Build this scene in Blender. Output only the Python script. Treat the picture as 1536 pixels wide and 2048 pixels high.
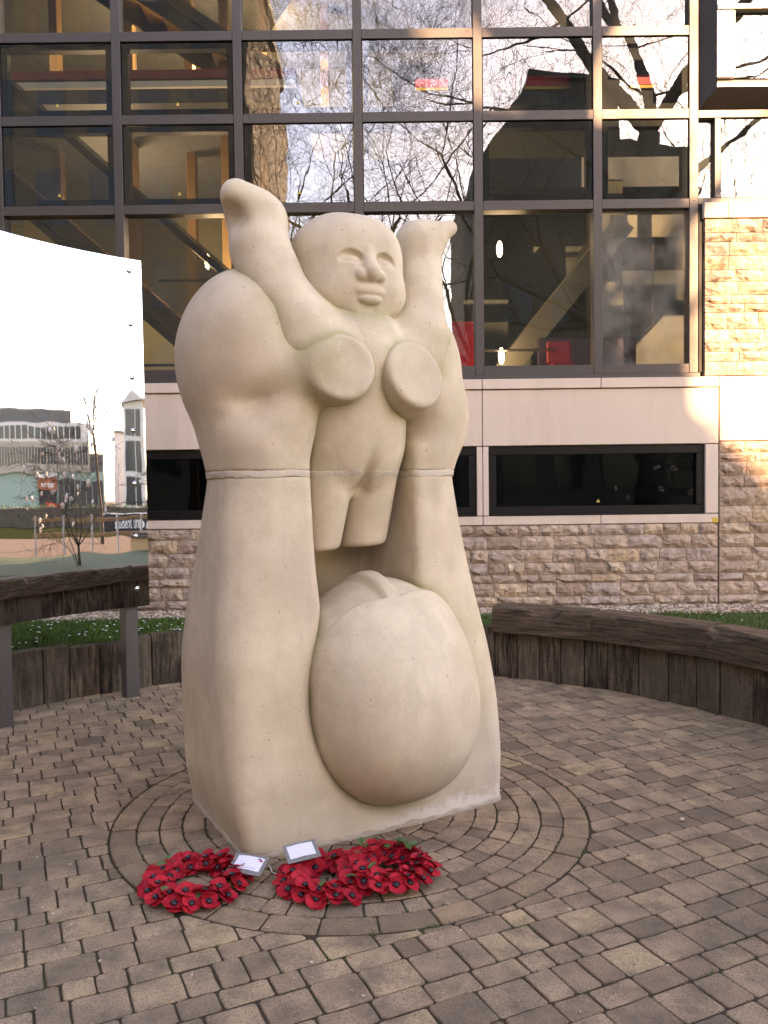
import bpy, bmesh, math, random
import numpy as np
from mathutils import Vector, Matrix, Euler, noise
for o in list(bpy.data.objects): bpy.data.objects.remove(o)
sc = bpy.context.scene
C = sc.collection
R = math.radians
random.seed(7); RNG = np.random.default_rng(7)
# ---------------------------------------------------------------- camera
cam = bpy.data.objects.new('camera', bpy.data.cameras.new('camera')); C.objects.link(cam)
cam.data.sensor_fit = 'VERTICAL'; cam.data.sensor_height = 36; cam.data.lens = 1658 / 2048 * 36
cam.data.clip_start = .05; cam.data.clip_end = 3000
cam.matrix_world = Matrix.Translation((0, 0, 1.55)) @ Matrix.Rotation(R(90 - 2.0), 4, 'X') @ Matrix.Rotation(R(-0.7), 4, 'Z')
sc.camera = cam
# ---------------------------------------------------------------- sky, sun, exposure
SUN_AZ = math.atan2(.352, -.936)      # clockwise from +Y
SUN_EL = R(20.0)
w = bpy.data.worlds.new('World'); sc.world = w; w.use_nodes = True
wn = w.node_tree; bg = wn.nodes['Background']
sky = wn.nodes.new('ShaderNodeTexSky'); sky.sky_type = 'NISHITA'; sky.sun_disc = False
sky.sun_elevation = SUN_EL; sky.sun_rotation = SUN_AZ; sky.air_density = 1.0; sky.dust_density = .5; sky.ozone_density = 1.0
wn.links.new(sky.outputs[0], bg.inputs[0]); bg.inputs[1].default_value = .15
sun = bpy.data.objects.new('sun', bpy.data.lights.new('sun', 'SUN')); C.objects.link(sun)
sun.data.energy = 3.8; sun.data.angle = R(.53); sun.data.color = (1.0, .74, .46)
S = Vector((math.sin(SUN_AZ) * math.cos(SUN_EL), math.cos(SUN_AZ) * math.cos(SUN_EL), math.sin(SUN_EL)))
sun.rotation_euler = S.to_track_quat('Z', 'Y').to_euler()
vs = sc.view_settings
vs.view_transform = 'Standard'; vs.look = 'None'; vs.gamma = 1; vs.use_curve_mapping = False
vs.exposure = 2.96
try:
    vs.use_white_balance = True; vs.white_balance_temperature = 8800; vs.white_balance_tint = 29
except Exception: pass
sc.cycles.max_bounces = 8; sc.cycles.transparent_max_bounces = 12; sc.cycles.glossy_bounces = 5
sc.cycles.caustics_reflective = False; sc.cycles.caustics_refractive = False
sc.cycles.use_denoising = True
# ---------------------------------------------------------------- helpers
def tag(o, label=None, cat=None, group=None, kind=None):
    if label: o['label'] = label
    if cat: o['category'] = cat
    if group: o['group'] = group
    if kind: o['kind'] = kind
    return o
def empty(name, loc=(0, 0, 0), rz=0, parent=None):
    o = bpy.data.objects.new(name, None); C.objects.link(o); o.location = loc; o.rotation_euler = (0, 0, rz)
    o.empty_display_size = .1; o.parent = parent
    return o
class MB:
    """collects vertices and faces, then links them as one mesh object"""
    def __init__(s): s.v = []; s.f = []
    def add(s, vs_, fs):
        n = len(s.v); s.v += [tuple(x) for x in vs_]; s.f += [tuple(i + n for i in q) for q in fs]; return s
    def box(s, a, b):
        x0, y0, z0 = a; x1, y1, z1 = b
        return s.add([(x0, y0, z0), (x1, y0, z0), (x1, y1, z0), (x0, y1, z0), (x0, y0, z1), (x1, y0, z1), (x1, y1, z1), (x0, y1, z1)],
                     [(0, 3, 2, 1), (4, 5, 6, 7), (0, 1, 5, 4), (1, 2, 6, 5), (2, 3, 7, 6), (3, 0, 4, 7)])
    def bar(s, a, b, wx, wy, up=(0, 0, 1)):
        a = Vector(a); b = Vector(b); d = (b - a).normalized(); x = d.cross(Vector(up))
        if x.length < 1e-4: x = d.cross(Vector((0, 1, 0)))
        x.normalize(); y = x.cross(d)
        vs_ = []
        for p in (a, b):
            for sx, sy in ((-1, -1), (1, -1), (1, 1), (-1, 1)): vs_.append(p + x * sx * wx / 2 + y * sy * wy / 2)
        return s.add(vs_, [(0, 3, 2, 1), (4, 5, 6, 7), (0, 1, 5, 4), (1, 2, 6, 5), (2, 3, 7, 6), (3, 0, 4, 7)])
    def tube(s, pts, rad, n=6, cap=True):
        rings = []; vs_ = []; fs = []
        pts = [Vector(p) for p in pts]
        for i, p in enumerate(pts):
            d = (pts[min(i + 1, len(pts) - 1)] - pts[max(i - 1, 0)]).normalized()
            x = d.cross(Vector((0, 0, 1)))
            if x.length < .05: x = d.cross(Vector((1, 0, 0)))
            x.normalize(); y = x.cross(d); r = rad[i] if hasattr(rad, '__len__') else rad
            for k in range(n):
                a = 2 * math.pi * k / n; vs_.append(p + x * math.cos(a) * r + y * math.sin(a) * r)
        for i in range(len(pts) - 1):
            for k in range(n):
                a0 = i * n + k; a1 = i * n + (k + 1) % n; fs.append((a0, a1, a1 + n, a0 + n))
        if cap: fs += [tuple(range(n))[::-1], tuple(range((len(pts) - 1) * n, len(pts) * n))]
        return s.add(vs_, fs)
    def build(s, name, m, parent=None, smooth=False, bevel=0):
        me = bpy.data.meshes.new(name); me.from_pydata(s.v, [], s.f); me.update()
        if bevel:
            bm = bmesh.new(); bm.from_mesh(me)
            bmesh.ops.remove_doubles(bm, verts=bm.verts, dist=1e-5)
            bmesh.ops.bevel(bm, geom=bm.edges[:], offset=bevel, segments=1, affect='EDGES', clamp_overlap=True)
            bm.to_mesh(me); bm.free()
        if smooth: me.polygons.foreach_set('use_smooth', [True] * len(me.polygons))
        if m: me.materials.append(m)
        o = bpy.data.objects.new(name, me); C.objects.link(o); o.parent = parent
        return o
def inst(name, me, parent, loc, rot=(0, 0, 0), scale=(1, 1, 1)):
    o = bpy.data.objects.new(name, me); C.objects.link(o); o.parent = parent
    o.location = loc; o.rotation_euler = rot; o.scale = scale
    return o
# ---- node material helper
class NT:
    def __init__(s, name):
        s.m = bpy.data.materials.new(name); s.m.use_nodes = True; s.t = s.m.node_tree
        s.p = s.t.nodes['Principled BSDF']; s.out = s.t.nodes['Material Output']
    def n(s, typ, **kw):
        nd = s.t.nodes.new(typ)
        for k, v in kw.items(): setattr(nd, k, v)
        return nd
    def l(s, a, b): s.t.links.new(a, b)
    def set(s, nd, key, v):
        if hasattr(v, 'is_output'): s.l(v, nd.inputs[key])
        else: nd.inputs[key].default_value = v
    def coord(s, kind='Object', scale=(1, 1, 1), rot=(0, 0, 0)):
        c = s.n('ShaderNodeTexCoord'); mp = s.n('ShaderNodeMapping'); mp.inputs['Scale'].default_value = scale; mp.inputs['Rotation'].default_value = rot
        s.l(c.outputs[kind], mp.inputs[0]); return mp.outputs[0]
    def pos(s, scale=(1, 1, 1)):
        g = s.n('ShaderNodeNewGeometry'); mp = s.n('ShaderNodeMapping'); mp.inputs['Scale'].default_value = scale
        s.l(g.outputs['Position'], mp.inputs[0]); return mp.outputs[0]
    def noise(s, vec, scale, detail=4, rough=.55, dist=0):
        nd = s.n('ShaderNodeTexNoise'); s.l(vec, nd.inputs['Vector']); nd.inputs['Scale'].default_value = scale
        nd.inputs['Detail'].default_value = detail; nd.inputs['Roughness'].default_value = rough; nd.inputs['Distortion'].default_value = dist
        return nd.outputs['Fac']
    def vor(s, vec, scale, feature='F1'):
        nd = s.n('ShaderNodeTexVoronoi', feature=feature); s.l(vec, nd.inputs['Vector']); nd.inputs['Scale'].default_value = scale
        return nd
    def ramp(s, f, stops):
        r = s.n('ShaderNodeValToRGB'); e = r.color_ramp.elements
        while len(e) < len(stops): e.new(.5)
        for i, (p, c) in enumerate(stops):
            e[i].position = p; e[i].color = (c[0], c[1], c[2], 1) if hasattr(c, '__len__') else (c, c, c, 1)
        s.l(f, r.inputs[0]); return r.outputs[0]
    def mix(s, f, a, b, mode='MIX'):
        m = s.n('ShaderNodeMix', data_type='RGBA', blend_type=mode)
        s.set(m, 0, f); 
        for key, v in ((6, a), (7, b)):
            if hasattr(v, 'is_output'): s.l(v, m.inputs[key])
            else: m.inputs[key].default_value = (v[0], v[1], v[2], 1)
        return m.outputs[2]
    def math(s, op, a, b=0.0, c=None):
        m = s.n('ShaderNodeMath', operation=op); s.set(m, 0, a); s.set(m, 1, b)
        if c is not None: s.set(m, 2, c)
        return m.outputs[0]
    def bump(s, h, strength=.3, dist=.01, normal=None):
        b = s.n('ShaderNodeBump'); b.inputs['Strength'].default_value = strength; b.inputs['Distance'].default_value = dist
        s.l(h, b.inputs['Height'])
        if normal is not None: s.l(normal, b.inputs['Normal'])
        return b.outputs[0]
    def rnd(s): return s.n('ShaderNodeObjectInfo').outputs['Random']
    def attr(s, name): return s.n('ShaderNodeAttribute', attribute_name=name)
    def fin(s, col=None, rough=.8, normal=None, metal=0, spec=.4):
        if col is not None: 
            if hasattr(col, 'is_output'): s.l(col, s.p.inputs['Base Color'])
            else: s.p.inputs['Base Color'].default_value = (col[0], col[1], col[2], 1)
        s.set(s.p, 'Roughness', rough); s.p.inputs['Metallic'].default_value = metal
        s.p.inputs['Specular IOR Level'].default_value = spec
        if normal is not None: s.l(normal, s.p.inputs['Normal'])
        return s.m
M = {}
def plain(name, col, rough=.7, metal=0, var=.15, scale=6, bump=.0, spec=.4):
    t = NT(name); p = t.pos(); f = t.noise(p, scale, 5)
    c = t.mix(f, [x * (1 - var) for x in col], [min(1, x * (1 + var)) for x in col])
    nm = t.bump(t.noise(p, scale * 12, 3), bump, .004) if bump else None
    M[name] = t.fin(c, rough, nm, metal, spec); return M[name]
# ---- materials
def build_materials():
    # carved limestone of the sculpture
    t = NT('stone'); p = t.coord('Object')
    c = t.mix(t.ramp(t.noise(p, 2.2, 5, .6), [(.3, 0), (.7, 1)]), (.54, .435, .305), (.69, .58, .43))
    c = t.mix(t.ramp(t.noise(t.coord('Object', (6, 6, .8)), 1.6, 4), [(.48, 0), (.75, .40)]), c, (.43, .345, .265))          # run-off streaks
    c = t.mix(t.ramp(t.noise(p, 5.5, 6, .65), [(.48, 0), (.70, .48)]), c, (.42, .33, .235))
    c = t.mix(t.ramp(t.noise(p, 3.4, 5, .6), [(.50, 0), (.70, .5)]), c, (.44, .39, .225))       # greenish algae
    c = t.mix(t.ramp(t.noise(p, 1.7, 3), [(.5, 0), (.75, .6)]), c, (.50, .375, .31))          # pinkish bed
    c = t.mix(t.ramp(t.noise(t.coord('Object', (5, 5, 1.8)), 1.8, 5, .7), [(.60, 0), (.74, .40)]), c, (.68, .60, .50))       # pale lime runs
    c = t.mix(t.ramp(t.noise(p, 150, 3, .7), [(.34, .22), (.5, 0)]), c, (.33, .25, .18))
    c = t.mix(t.ramp(t.noise(p, 62, 2, .5), [(.735, 0), (.76, .9)]), c, (.16, .11, .075))
    sp = t.n('ShaderNodeSeparateXYZ'); t.l(t.coord('Object'), sp.inputs[0])
    edge = t.math('ADD', t.math('MULTIPLY', sp.outputs['Z'], 6.5), t.math('MULTIPLY', t.noise(p, 9, 5, .7), 1.5))
    right = t.ramp(t.math('ADD', t.math('MULTIPLY', sp.outputs['X'], .8), .30), [(.15, 0), (.5, 1)])
    c = t.mix(t.math('MULTIPLY', t.ramp(t.math('MULTIPLY', edge, .5), [(.50, 1), (.62, 0)]), right), c, (.72, .64, .54))       # lime bloom along the foot
    cz = t.math('MULTIPLY', t.attr('algae').outputs['Fac'], t.ramp(t.noise(p, 6, 5, .6), [(.36, .15), (.6, 1)]))
    c = t.mix(cz, c, (.30, .27, .12))       # algae living along the carved joints
    h = t.math('ADD', t.math('MULTIPLY', t.noise(p, 60, 6, .7), .6), t.math('MULTIPLY', t.noise(p, 9, 3), 1.2))
    M['stone'] = t.fin(c, .9, t.bump(h, .25, .007), spec=.2)
    t = NT('mortar'); p = t.coord('Object')
    c = t.mix(t.noise(p, 20, 5), (.50, .43, .33), (.66, .58, .46))
    M['mortar'] = t.fin(c, .95, t.bump(t.noise(p, 45, 6, .7), .8, .01), spec=.2)
    t = NT('bed_mortar'); p = t.coord('Object')
    c = t.mix(t.noise(p, 20, 5), (.36, .29, .21), (.56, .48, .37))
    M['bed_mortar'] = t.fin(c, .95, t.bump(t.noise(p, 45, 6, .7), .8, .01), spec=.2)
    # paving blocks
    t = NT('paver'); p = t.pos()
    r = t.math('FRACT', t.math('ADD', t.rnd(), t.attr('tone').outputs['Fac']))
    c = t.ramp(r, [(0, (.24, .160, .10)), (.18, (.38, .256, .160)), (.5, (.475, .318, .198)), (.8, (.51, .35, .212)), (1, (.55, .385, .215))])
    c = t.mix(t.ramp(t.noise(p, 7, 5, .6), [(.33, .8), (.60, 0)]), c, (.15, .112, .08))
    c = t.mix(t.math('MULTIPLY', t.ramp(t.noise(p, 1.1, 4, .6), [(.45, 0), (.7, 1)]), .5), c, (.18, .14, .10))
    c = t.mix(t.ramp(t.noise(p, 170, 3, .8), [(.36, .75), (.52, 0)]), c, (.10, .072, .052))
    c = t.mix(t.ramp(t.noise(p, 130, 3, .8), [(.60, 0), (.72, .6)]), c, (.60, .48, .36))
    M['paver'] = t.fin(c, .88, t.bump(t.noise(p, 150, 4, .7), .7, .006), spec=.2)
    t = NT('paver_red'); p = t.pos()
    c = t.ramp(t.rnd(), [(0, (.26, .18, .11)), (.6, (.38, .255, .15)), (1, (.45, .295, .17))])
    c = t.mix(t.ramp(t.noise(p, 9, 5, .6), [(.35, .7), (.60, 0)]), c, (.17, .12, .08))
    c = t.mix(t.ramp(t.noise(p, 170, 3, .8), [(.36, .75), (.52, 0)]), c, (.09, .06, .045))
    M['paver_red'] = t.fin(c, .85, t.bump(t.noise(p, 240, 4, .7), .5, .004), spec=.3)
    t = NT('joint_sand'); p = t.pos()
    c = t.mix(t.ramp(t.noise(p, 5, 4), [(.52, 0), (.68, 1)]), (.055, .038, .025), (.050, .052, .018))
    M['joint_sand'] = t.fin(c, .95, t.bump(t.noise(p, 150, 3), .6, .004), spec=.2)
    # weathered railway timber
    t = NT('timber'); p = t.coord('Object', (1, 1, 1)); r = t.rnd()
    loc = t.n('ShaderNodeVectorMath', operation='ADD'); t.l(p, loc.inputs[0])
    cr = t.n('ShaderNodeCombineXYZ'); t.l(t.math('MULTIPLY', r, 37), cr.inputs[0]); t.l(t.math('MULTIPLY', r, 11), cr.inputs[2]); t.l(cr.outputs[0], loc.inputs[1])
    st = t.n('ShaderNodeMapping'); st.inputs['Scale'].default_value = (46, 46, 4.5); t.l(loc.outputs[0], st.inputs[0])
    g = t.noise(st.outputs[0], 1, 6, .65)
    c = t.mix(t.ramp(g, [(.38, 0), (.70, 1)]), (.020, .014, .009), (.23, .17, .115))
    c = t.mix(t.ramp(t.noise(loc.outputs[0], 3.2, 4), [(.42, 0), (.7, 1)]), c, (.020, .015, .011))
    c = t.mix(t.math('MULTIPLY', t.ramp(t.noise(loc.outputs[0], 5, 4), [(.58, 0), (.75, 1)]), .5), c, (.035, .034, .018))
    c = t.mix(t.math('MULTIPLY', t.math('POWER', r, 2.0), .65), c, (.17, .13, .092))
    c = t.mix(t.ramp(t.noise(loc.outputs[0], 38, 4, .7), [(.56, 0), (.70, .7)]), c, (.012, .009, .007))
    M['timber'] = t.fin(c, .9, t.bump(g, .9, .012), spec=.25)
    t = NT('sleeper'); p = t.coord('Object', (3.2, 40, 40)); g = t.noise(p, 1, 7, .7)
    c = t.mix(t.ramp(g, [(.34, 0), (.64, 1)]), (.014, .009, .006), (.15, .10, .062))
    c = t.mix(t.math('MULTIPLY', t.ramp(t.noise(t.coord('Object'), 4, 4), [(.55, 0), (.75, 1)]), .45), c, (.03, .03, .016))
    s3 = t.n('ShaderNodeSeparateXYZ'); t.l(t.coord('Object'), s3.inputs[0])
    wr = t.math('MULTIPLY', t.ramp(s3.outputs['Z'], [(.050, 0), (.085, 1)]), t.ramp(t.noise(t.coord('Object', (3, 18, 14)), 1, 5, .7), [(.56, 0), (.66, .8)]))
    c = t.mix(wr, c, (.26, .18, .105))
    M['sleeper'] = t.fin(c, .85, t.bump(g, 1.0, .014), spec=.3)
    t = NT('timber_split'); p = t.coord('Object', (3, 20, 20)); g = t.noise(p, 1, 5, .6)
    M['timber_split'] = t.fin(t.mix(g, (.16, .095, .045), (.40, .29, .18)), .9, t.bump(g, 1, .01))
    # building stone
    t = NT('rock_face'); p = t.pos(); r = t.rnd()
    c = t.ramp(r, [(0, (.36, .265, .20)), (.3, (.47, .35, .27)), (.55, (.52, .40, .305)), (.75, (.42, .345, .30)), (.9, (.60, .445, .29)), (1, (.58, .455, .34))])
    c = t.mix(t.ramp(t.noise(p, 14, 5, .65), [(.34, .8), (.62, 0)]), c, (.20, .15, .115))
    c = t.mix(t.ramp(t.noise(p, 90, 3, .6), [(.58, 0), (.75, .5)]), c, (.16, .11, .08))
    h = t.math('ADD', t.noise(p, 30, 6, .65), t.math('MULTIPLY', t.noise(p, 8, 3, .5, 1.0), 2.0))
    M['rock_face'] = t.fin(c, .92, t.bump(h, .8, .022), spec=.2)
    t = NT('pale_stone'); p = t.pos()
    c = t.mix(t.noise(p, 1.6, 4), (.52, .43, .36), (.61, .515, .44))
    c = t.mix(t.math('MULTIPLY', t.ramp(t.noise(t.pos((4, 1, .5)), 1.3, 5, .6), [(.50, 0), (.75, 1)]), .6), c, (.46, .37, .29))
    c = t.mix(t.ramp(t.noise(p, 180, 2, .6), [(.68, 0), (.8, .5)]), c, (.3, .22, .17))
    M['pale_stone'] = t.fin(c, .85, t.bump(t.noise(p, 120, 4), .12, .003), spec=.3)
    plain('grey_mortar', (.27, .205, .16), .95, scale=20, bump=.3)
    plain('grout', (.33, .24, .18), .95, scale=20)
    # metals and glass
    plain('frame_metal', (.056, .051, .050), .42, .35, .06, 3)
    plain('black_frame', (.006, .0055, .0055), .5, 0, .1, 3, spec=.2)
    plain('bay_metal', (.46, .42, .38), .38, .6, .05, 3)
    plain('post_steel', (.115, .10, .09), .5, .4, .1, 5)
    plain('screw', (.05, .045, .04), .5, .7)
    def glass(name, refl, tint, wav, seed, dirt=0.0):
        t = NT(name); t.t.nodes.remove(t.p)
        tr = t.n('ShaderNodeBsdfTransparent'); tr.inputs[0].default_value = (*tint, 1)
        gl = t.n('ShaderNodeBsdfGlossy'); gl.inputs['Roughness'].default_value = .0; gl.inputs[0].default_value = (.84, .92, 1, 1)
        p = t.pos(); off = t.n('ShaderNodeVectorMath', operation='ADD'); off.inputs[1].default_value = (seed, seed * 2, seed * 3); t.l(p, off.inputs[0])
        h = t.math('ADD', t.noise(off.outputs[0], 2.6, 2, .4), t.math('MULTIPLY', t.noise(off.outputs[0], 9, 1), .05))
        t.l(t.bump(h, 1.0, wav), gl.inputs['Normal'])
        lw = t.n('ShaderNodeFresnel'); lw.inputs[0].default_value = 1.5
        f = t.math('MINIMUM', t.math('ADD', t.math('MULTIPLY', lw.outputs[0], 1.0 - refl), refl), 1.0)
        mx = t.n('ShaderNodeMixShader'); t.l(f, mx.inputs[0]); t.l(tr.outputs[0], mx.inputs[1]); t.l(gl.outputs[0], mx.inputs[2])
        res = mx.outputs[0]
        if dirt:
            df = t.n('ShaderNodeBsdfDiffuse'); df.inputs[0].default_value = (.75, .72, .66, 1)
            dm = t.math('MULTIPLY', t.ramp(t.noise(p, 2.2, 5, .6), [(.35, 0), (.75, 1)]), dirt)
            m2 = t.n('ShaderNodeMixShader'); t.l(dm, m2.inputs[0]); t.l(res, m2.inputs[1]); t.l(df.outputs[0], m2.inputs[2]); res = m2.outputs[0]
        t.l(res, t.out.inputs[0]); M[name] = t.m
    for k in range(4): glass('pane_glass_%d' % k, .12, (.68, .73, .71), .0008, 3.1 * k)
    glass('casement_glass_0', .15, (.60, .65, .65), .0006, 1.7); glass('casement_glass_1', .15, (.60, .65, .65), .0012, 5.3); glass('casement_glass_2', .15, (.60, .65, .65), .0008, 9.9)
    glass('dusty_glass', .10, (.8, .84, .82), .0015, 7.7, .22)
    glass('dark_glass', .02, (.30, .33, .32), .002, 2.2)
    t = NT('mirror_steel'); p = t.coord('Object')
    t.l(t.bump(t.noise(p, 1.6, 2, .4), 1.0, .0025), t.p.inputs['Normal'])
    M['mirror_steel'] = t.fin((.86, .86, .87), .015, None, 1.0)
    plain('bolt_steel', (.6, .6, .6), .12, 1.0)
    # wreaths
    t = NT('poppy_red'); p = t.coord('Object'); r = t.rnd()
    c = t.mix(r, (.42, .009, .020), (.62, .020, .034))
    c = t.mix(t.ramp(t.noise(p, 60, 3), [(.4, .5), (.7, 0)]), c, (.22, .004, .010))
    M['poppy_red'] = t.fin(c, .7, t.bump(t.noise(p, 220, 2), .2, .002), spec=.25)
    plain('poppy_black', (.012, .011, .014), .35)
    plain('leaf_green', (.055, .12, .03), .5, scale=40)
    plain('card_white', (.78, .76, .84), .6, var=.02); plain('sleeve_border', (.20, .20, .20), .25, var=.3, scale=80, spec=.7)
    plain('ink', (.12, .12, .2), .6); plain('print_red', (.55, .04, .10), .6); plain('cord_white', (.75, .72, .68), .7)
    # ground stuff
    t = NT('grass'); a = t.attr('tone').outputs['Fac']
    M['grass'] = t.fin(t.ramp(a, [(0, (.03, .065, .010)), (.6, (.065, .13, .02)), (1, (.12, .19, .035))]), .6, spec=.3)
    plain('turf', (.03, .05, .012), .95, var=.4, scale=9, bump=.5)
    t = NT('gravel'); a = t.attr('tone').outputs['Fac']
    M['gravel'] = t.fin(t.ramp(a, [(0, (.16, .11, .075)), (.4, (.36, .27, .19)), (.8, (.48, .38, .28)), (1, (.58, .50, .40))]), .85, t.bump(t.noise(t.pos(), 150, 3), .3, .003))
    plain('gravel_bed', (.20, .15, .11), .95, var=.5, scale=40, bump=.8)
    plain('daisy', (.8, .8, .76), .7, var=.03); plain('asphalt', (.055, .053, .05), .9, scale=3, bump=.3, spec=0); plain('path_grit', (.12, .10, .085), .9, scale=3, bump=.3, spec=0)
    plain('verge', (.018, .024, .010), .95, var=.5, scale=2.5, bump=.6, spec=0)
    # interior
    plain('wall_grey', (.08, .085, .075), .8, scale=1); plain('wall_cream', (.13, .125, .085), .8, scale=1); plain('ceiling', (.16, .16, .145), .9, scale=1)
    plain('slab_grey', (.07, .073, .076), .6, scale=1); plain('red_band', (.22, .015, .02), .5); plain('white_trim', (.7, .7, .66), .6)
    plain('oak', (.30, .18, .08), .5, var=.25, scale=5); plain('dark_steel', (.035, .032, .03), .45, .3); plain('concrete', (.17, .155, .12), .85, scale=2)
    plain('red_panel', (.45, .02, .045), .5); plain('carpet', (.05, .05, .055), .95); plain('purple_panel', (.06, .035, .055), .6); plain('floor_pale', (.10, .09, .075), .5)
    plain('handrail', (.4, .4, .4), .25, .9)
    t = NT('lamp_face'); t.p.inputs['Emission Color'].default_value = (1, .88, .6, 1); t.p.inputs['Emission Strength'].default_value = 3.0; M['lamp_face'] = t.fin((.9, .85, .7), .5)
    # perforated stair mesh: real small holes stand in as a fine procedural screen
    t = NT('perforated_sheet'); t.t.nodes.remove(t.p)
    wv = t.n('ShaderNodeTexWave', wave_type='BANDS', bands_direction='Z'); t.l(t.coord('Object'), wv.inputs['Vector']); wv.inputs['Scale'].default_value = 14
    df = t.n('ShaderNodeBsdfDiffuse'); df.inputs[0].default_value = (.17, .15, .125, 1); tr = t.n('ShaderNodeBsdfTransparent')
    mx = t.n('ShaderNodeMixShader'); t.l(t.ramp(wv.outputs['Fac'], [(.45, 0), (.6, .62)]), mx.inputs[0]); t.l(df.outputs[0], mx.inputs[1]); t.l(tr.outputs[0], mx.inputs[2])
    t.l(mx.outputs[0], t.out.inputs[0]); M['perforated_sheet'] = t.m
    # things behind the camera, seen in the reflections
    t = NT('bark'); p = t.coord('Object'); g = t.noise(t.coord('Object', (9, 9, 2)), 1, 5, .6)
    M['bark'] = t.fin(t.mix(g, (.028, .022, .017), (.13, .105, .08)), .95, t.bump(g, 1, .03))
    t = NT('clad_dark'); wv = t.n('ShaderNodeTexWave', wave_type='BANDS', bands_direction='X'); t.l(t.pos(), wv.inputs['Vector']); wv.inputs['Scale'].default_value = 3
    M['clad_dark'] = t.fin(t.mix(wv.outputs['Fac'], (.075, .07, .055), (.13, .12, .10)), .7)
    plain('roof_grey', (.09, .085, .08), .8); plain('brick_buff', (.13, .10, .07), .9, var=.3, scale=8); plain('green_clad', (.17, .24, .205), .6, var=.08)
    plain('beige_clad', (.26, .225, .18), .7, var=.1); plain('white_render', (.45, .42, .39), .8, var=.06); plain('far_glass', (.035, .042, .045), .15, 0, .2, 2, spec=.3)
    plain('sign_brown', (.30, .085, .035), .6); plain('letter_white', (.85, .83, .8), .5, var=.02); plain('banner_black', (.012, .012, .014), .5)
    plain('barrier_red', (.55, .03, .02), .5); plain('blossom', (.85, .78, .74), .6, var=.05); plain('planter_green', (.06, .10, .03), .7)
    plain('kerb', (.36, .33, .30), .85)
build_materials()
# ---------------------------------------------------------------- ground and paving
RC = Vector((-.17, 3.90))           # centre of the paved rings under the sculpture
WC = Vector((-.30, 3.82)); WR = 2.97   # centre and inner radius of the round court
g = MB().add([(-400, -400, -.06), (400, -400, -.06), (400, 400, -.06), (-400, 400, -.06)], [(0, 1, 2, 3)]).build('ground', M['path_grit']); tag(g, kind='structure')
pav = MB()
N_ = 72
pav.add([(WC.x + (WR + .12) * math.cos(2 * math.pi * k / N_), WC.y + (WR + .12) * math.sin(2 * math.pi * k / N_), -.0058) for k in range(N_)], [tuple(range(N_))])
paving = pav.build('paving', M['joint_sand']); tag(paving, kind='structure')

def paver_outline(poly, inset, r, jit, rng):
    """rounded, slightly worn outline of a convex polygon"""
    out = []; n = len(poly)
    c = sum((Vector(p) for p in poly), Vector((0, 0))) / n
    for i in range(n):
        p = Vector(poly[i]); a = Vector(poly[i - 1]); b = Vector(poly[(i + 1) % n])
        la, lb = (a - p).length, (b - p).length
        for q, l in ((a, la), (b, lb)):
            t = min(r, l * .3)
            v = p + (q - p) * (t / l)
            d = (c - v); d.normalize()
            out.append(v + d * (inset + rng.uniform(0, jit)))
        # a point half way along the side roughens long edges
        if lb > .09:
            v = p + (b - p) * .5; nrm = Vector((-(b - p).y, (b - p).x)).normalized()
            out.append(v + nrm * (inset * .8 + rng.uniform(0, jit)))
    return out
def paver_mesh(poly, rng, zt=0.0):
    o1 = paver_outline(poly, .0006, .008, .0034, rng)
    n = len(o1); c = sum(o1, Vector((0, 0))) / n
    o2 = []
    for v in o1:
        d = c - v; o2.append(v + d.normalized() * min(.0032, d.length * .3))
    vs_ = [(v.x, v.y, -.03) for v in o1] + [(v.x, v.y, zt - .0035) for v in o1] + [(v.x, v.y, zt) for v in o2] + [(c.x, c.y, zt + .0008)]
    fs = []
    for k in range(n):
        j = (k + 1) % n
        fs += [(k, j, n + j, n + k), (n + k, n + j, 2 * n + j, 2 * n + k), (2 * n + k, 2 * n + j, 3 * n)]
    return vs_, fs
def clip_half(poly, p0, nrm):
    out = []
    for i in range(len(poly)):
        a, b = poly[i], poly[(i + 1) % len(poly)]
        da, db = (a - p0).dot(nrm), (b - p0).dot(nrm)
        if da >= 0: out.append(a)
        if (da >= 0) != (db >= 0): out.append(a + (b - a) * (da / (da - db)))
    return out
def area(poly): return abs(sum(poly[i].x * poly[(i + 1) % len(poly)].y - poly[(i + 1) % len(poly)].x * poly[i].y for i in range(len(poly)))) / 2
TH = R(25.0); DU = Vector((math.cos(TH), math.sin(TH))); DN = Vector((-math.sin(TH), math.cos(TH)))
rp = random.Random(11)
pieces = []       # (polygon, material, z jitter, tilt)
n0 = 2.735 - .25 * 12
row = 0
nn = n0
RO = 1.101
while nn < 7.2:
    wdt = .150 if row % 2 == 0 else .100
    wdt_ = wdt * 1.0
    s_ = -5.5 + rp.uniform(0, .2)
    while s_ < 6.0:
        L = rp.choice([.098, .118, .16, .165, .18] if row % 2 == 0 else [.098, .13, .16, .17])
        L *= rp.uniform(.97, 1.03)
        poly = [DU * s_ + DN * nn, DU * (s_ + L) + DN * nn, DU * (s_ + L) + DN * (nn + wdt_), DU * s_ + DN * (nn + wdt_)]
        j = .0018
        poly = [DU * (s_ + j) + DN * (nn + j), DU * (s_ + L - j) + DN * (nn + j), DU * (s_ + L - j) + DN * (nn + wdt_ - j), DU * (s_ + j) + DN * (nn + wdt_ - j)]
        s_ += L
        c = sum(poly, Vector((0, 0))) / 4
        if (c - WC).length > WR + .06: continue
        if (c - RC).length < RO + .14:
            d = (c - RC); d.normalize()
            poly = clip_half(poly, RC + d * (RO + .003), d)
            if len(poly) < 3 or area(poly) < .0009: continue
        pieces.append((poly, 'paver'))
    nn += wdt; row += 1
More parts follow.
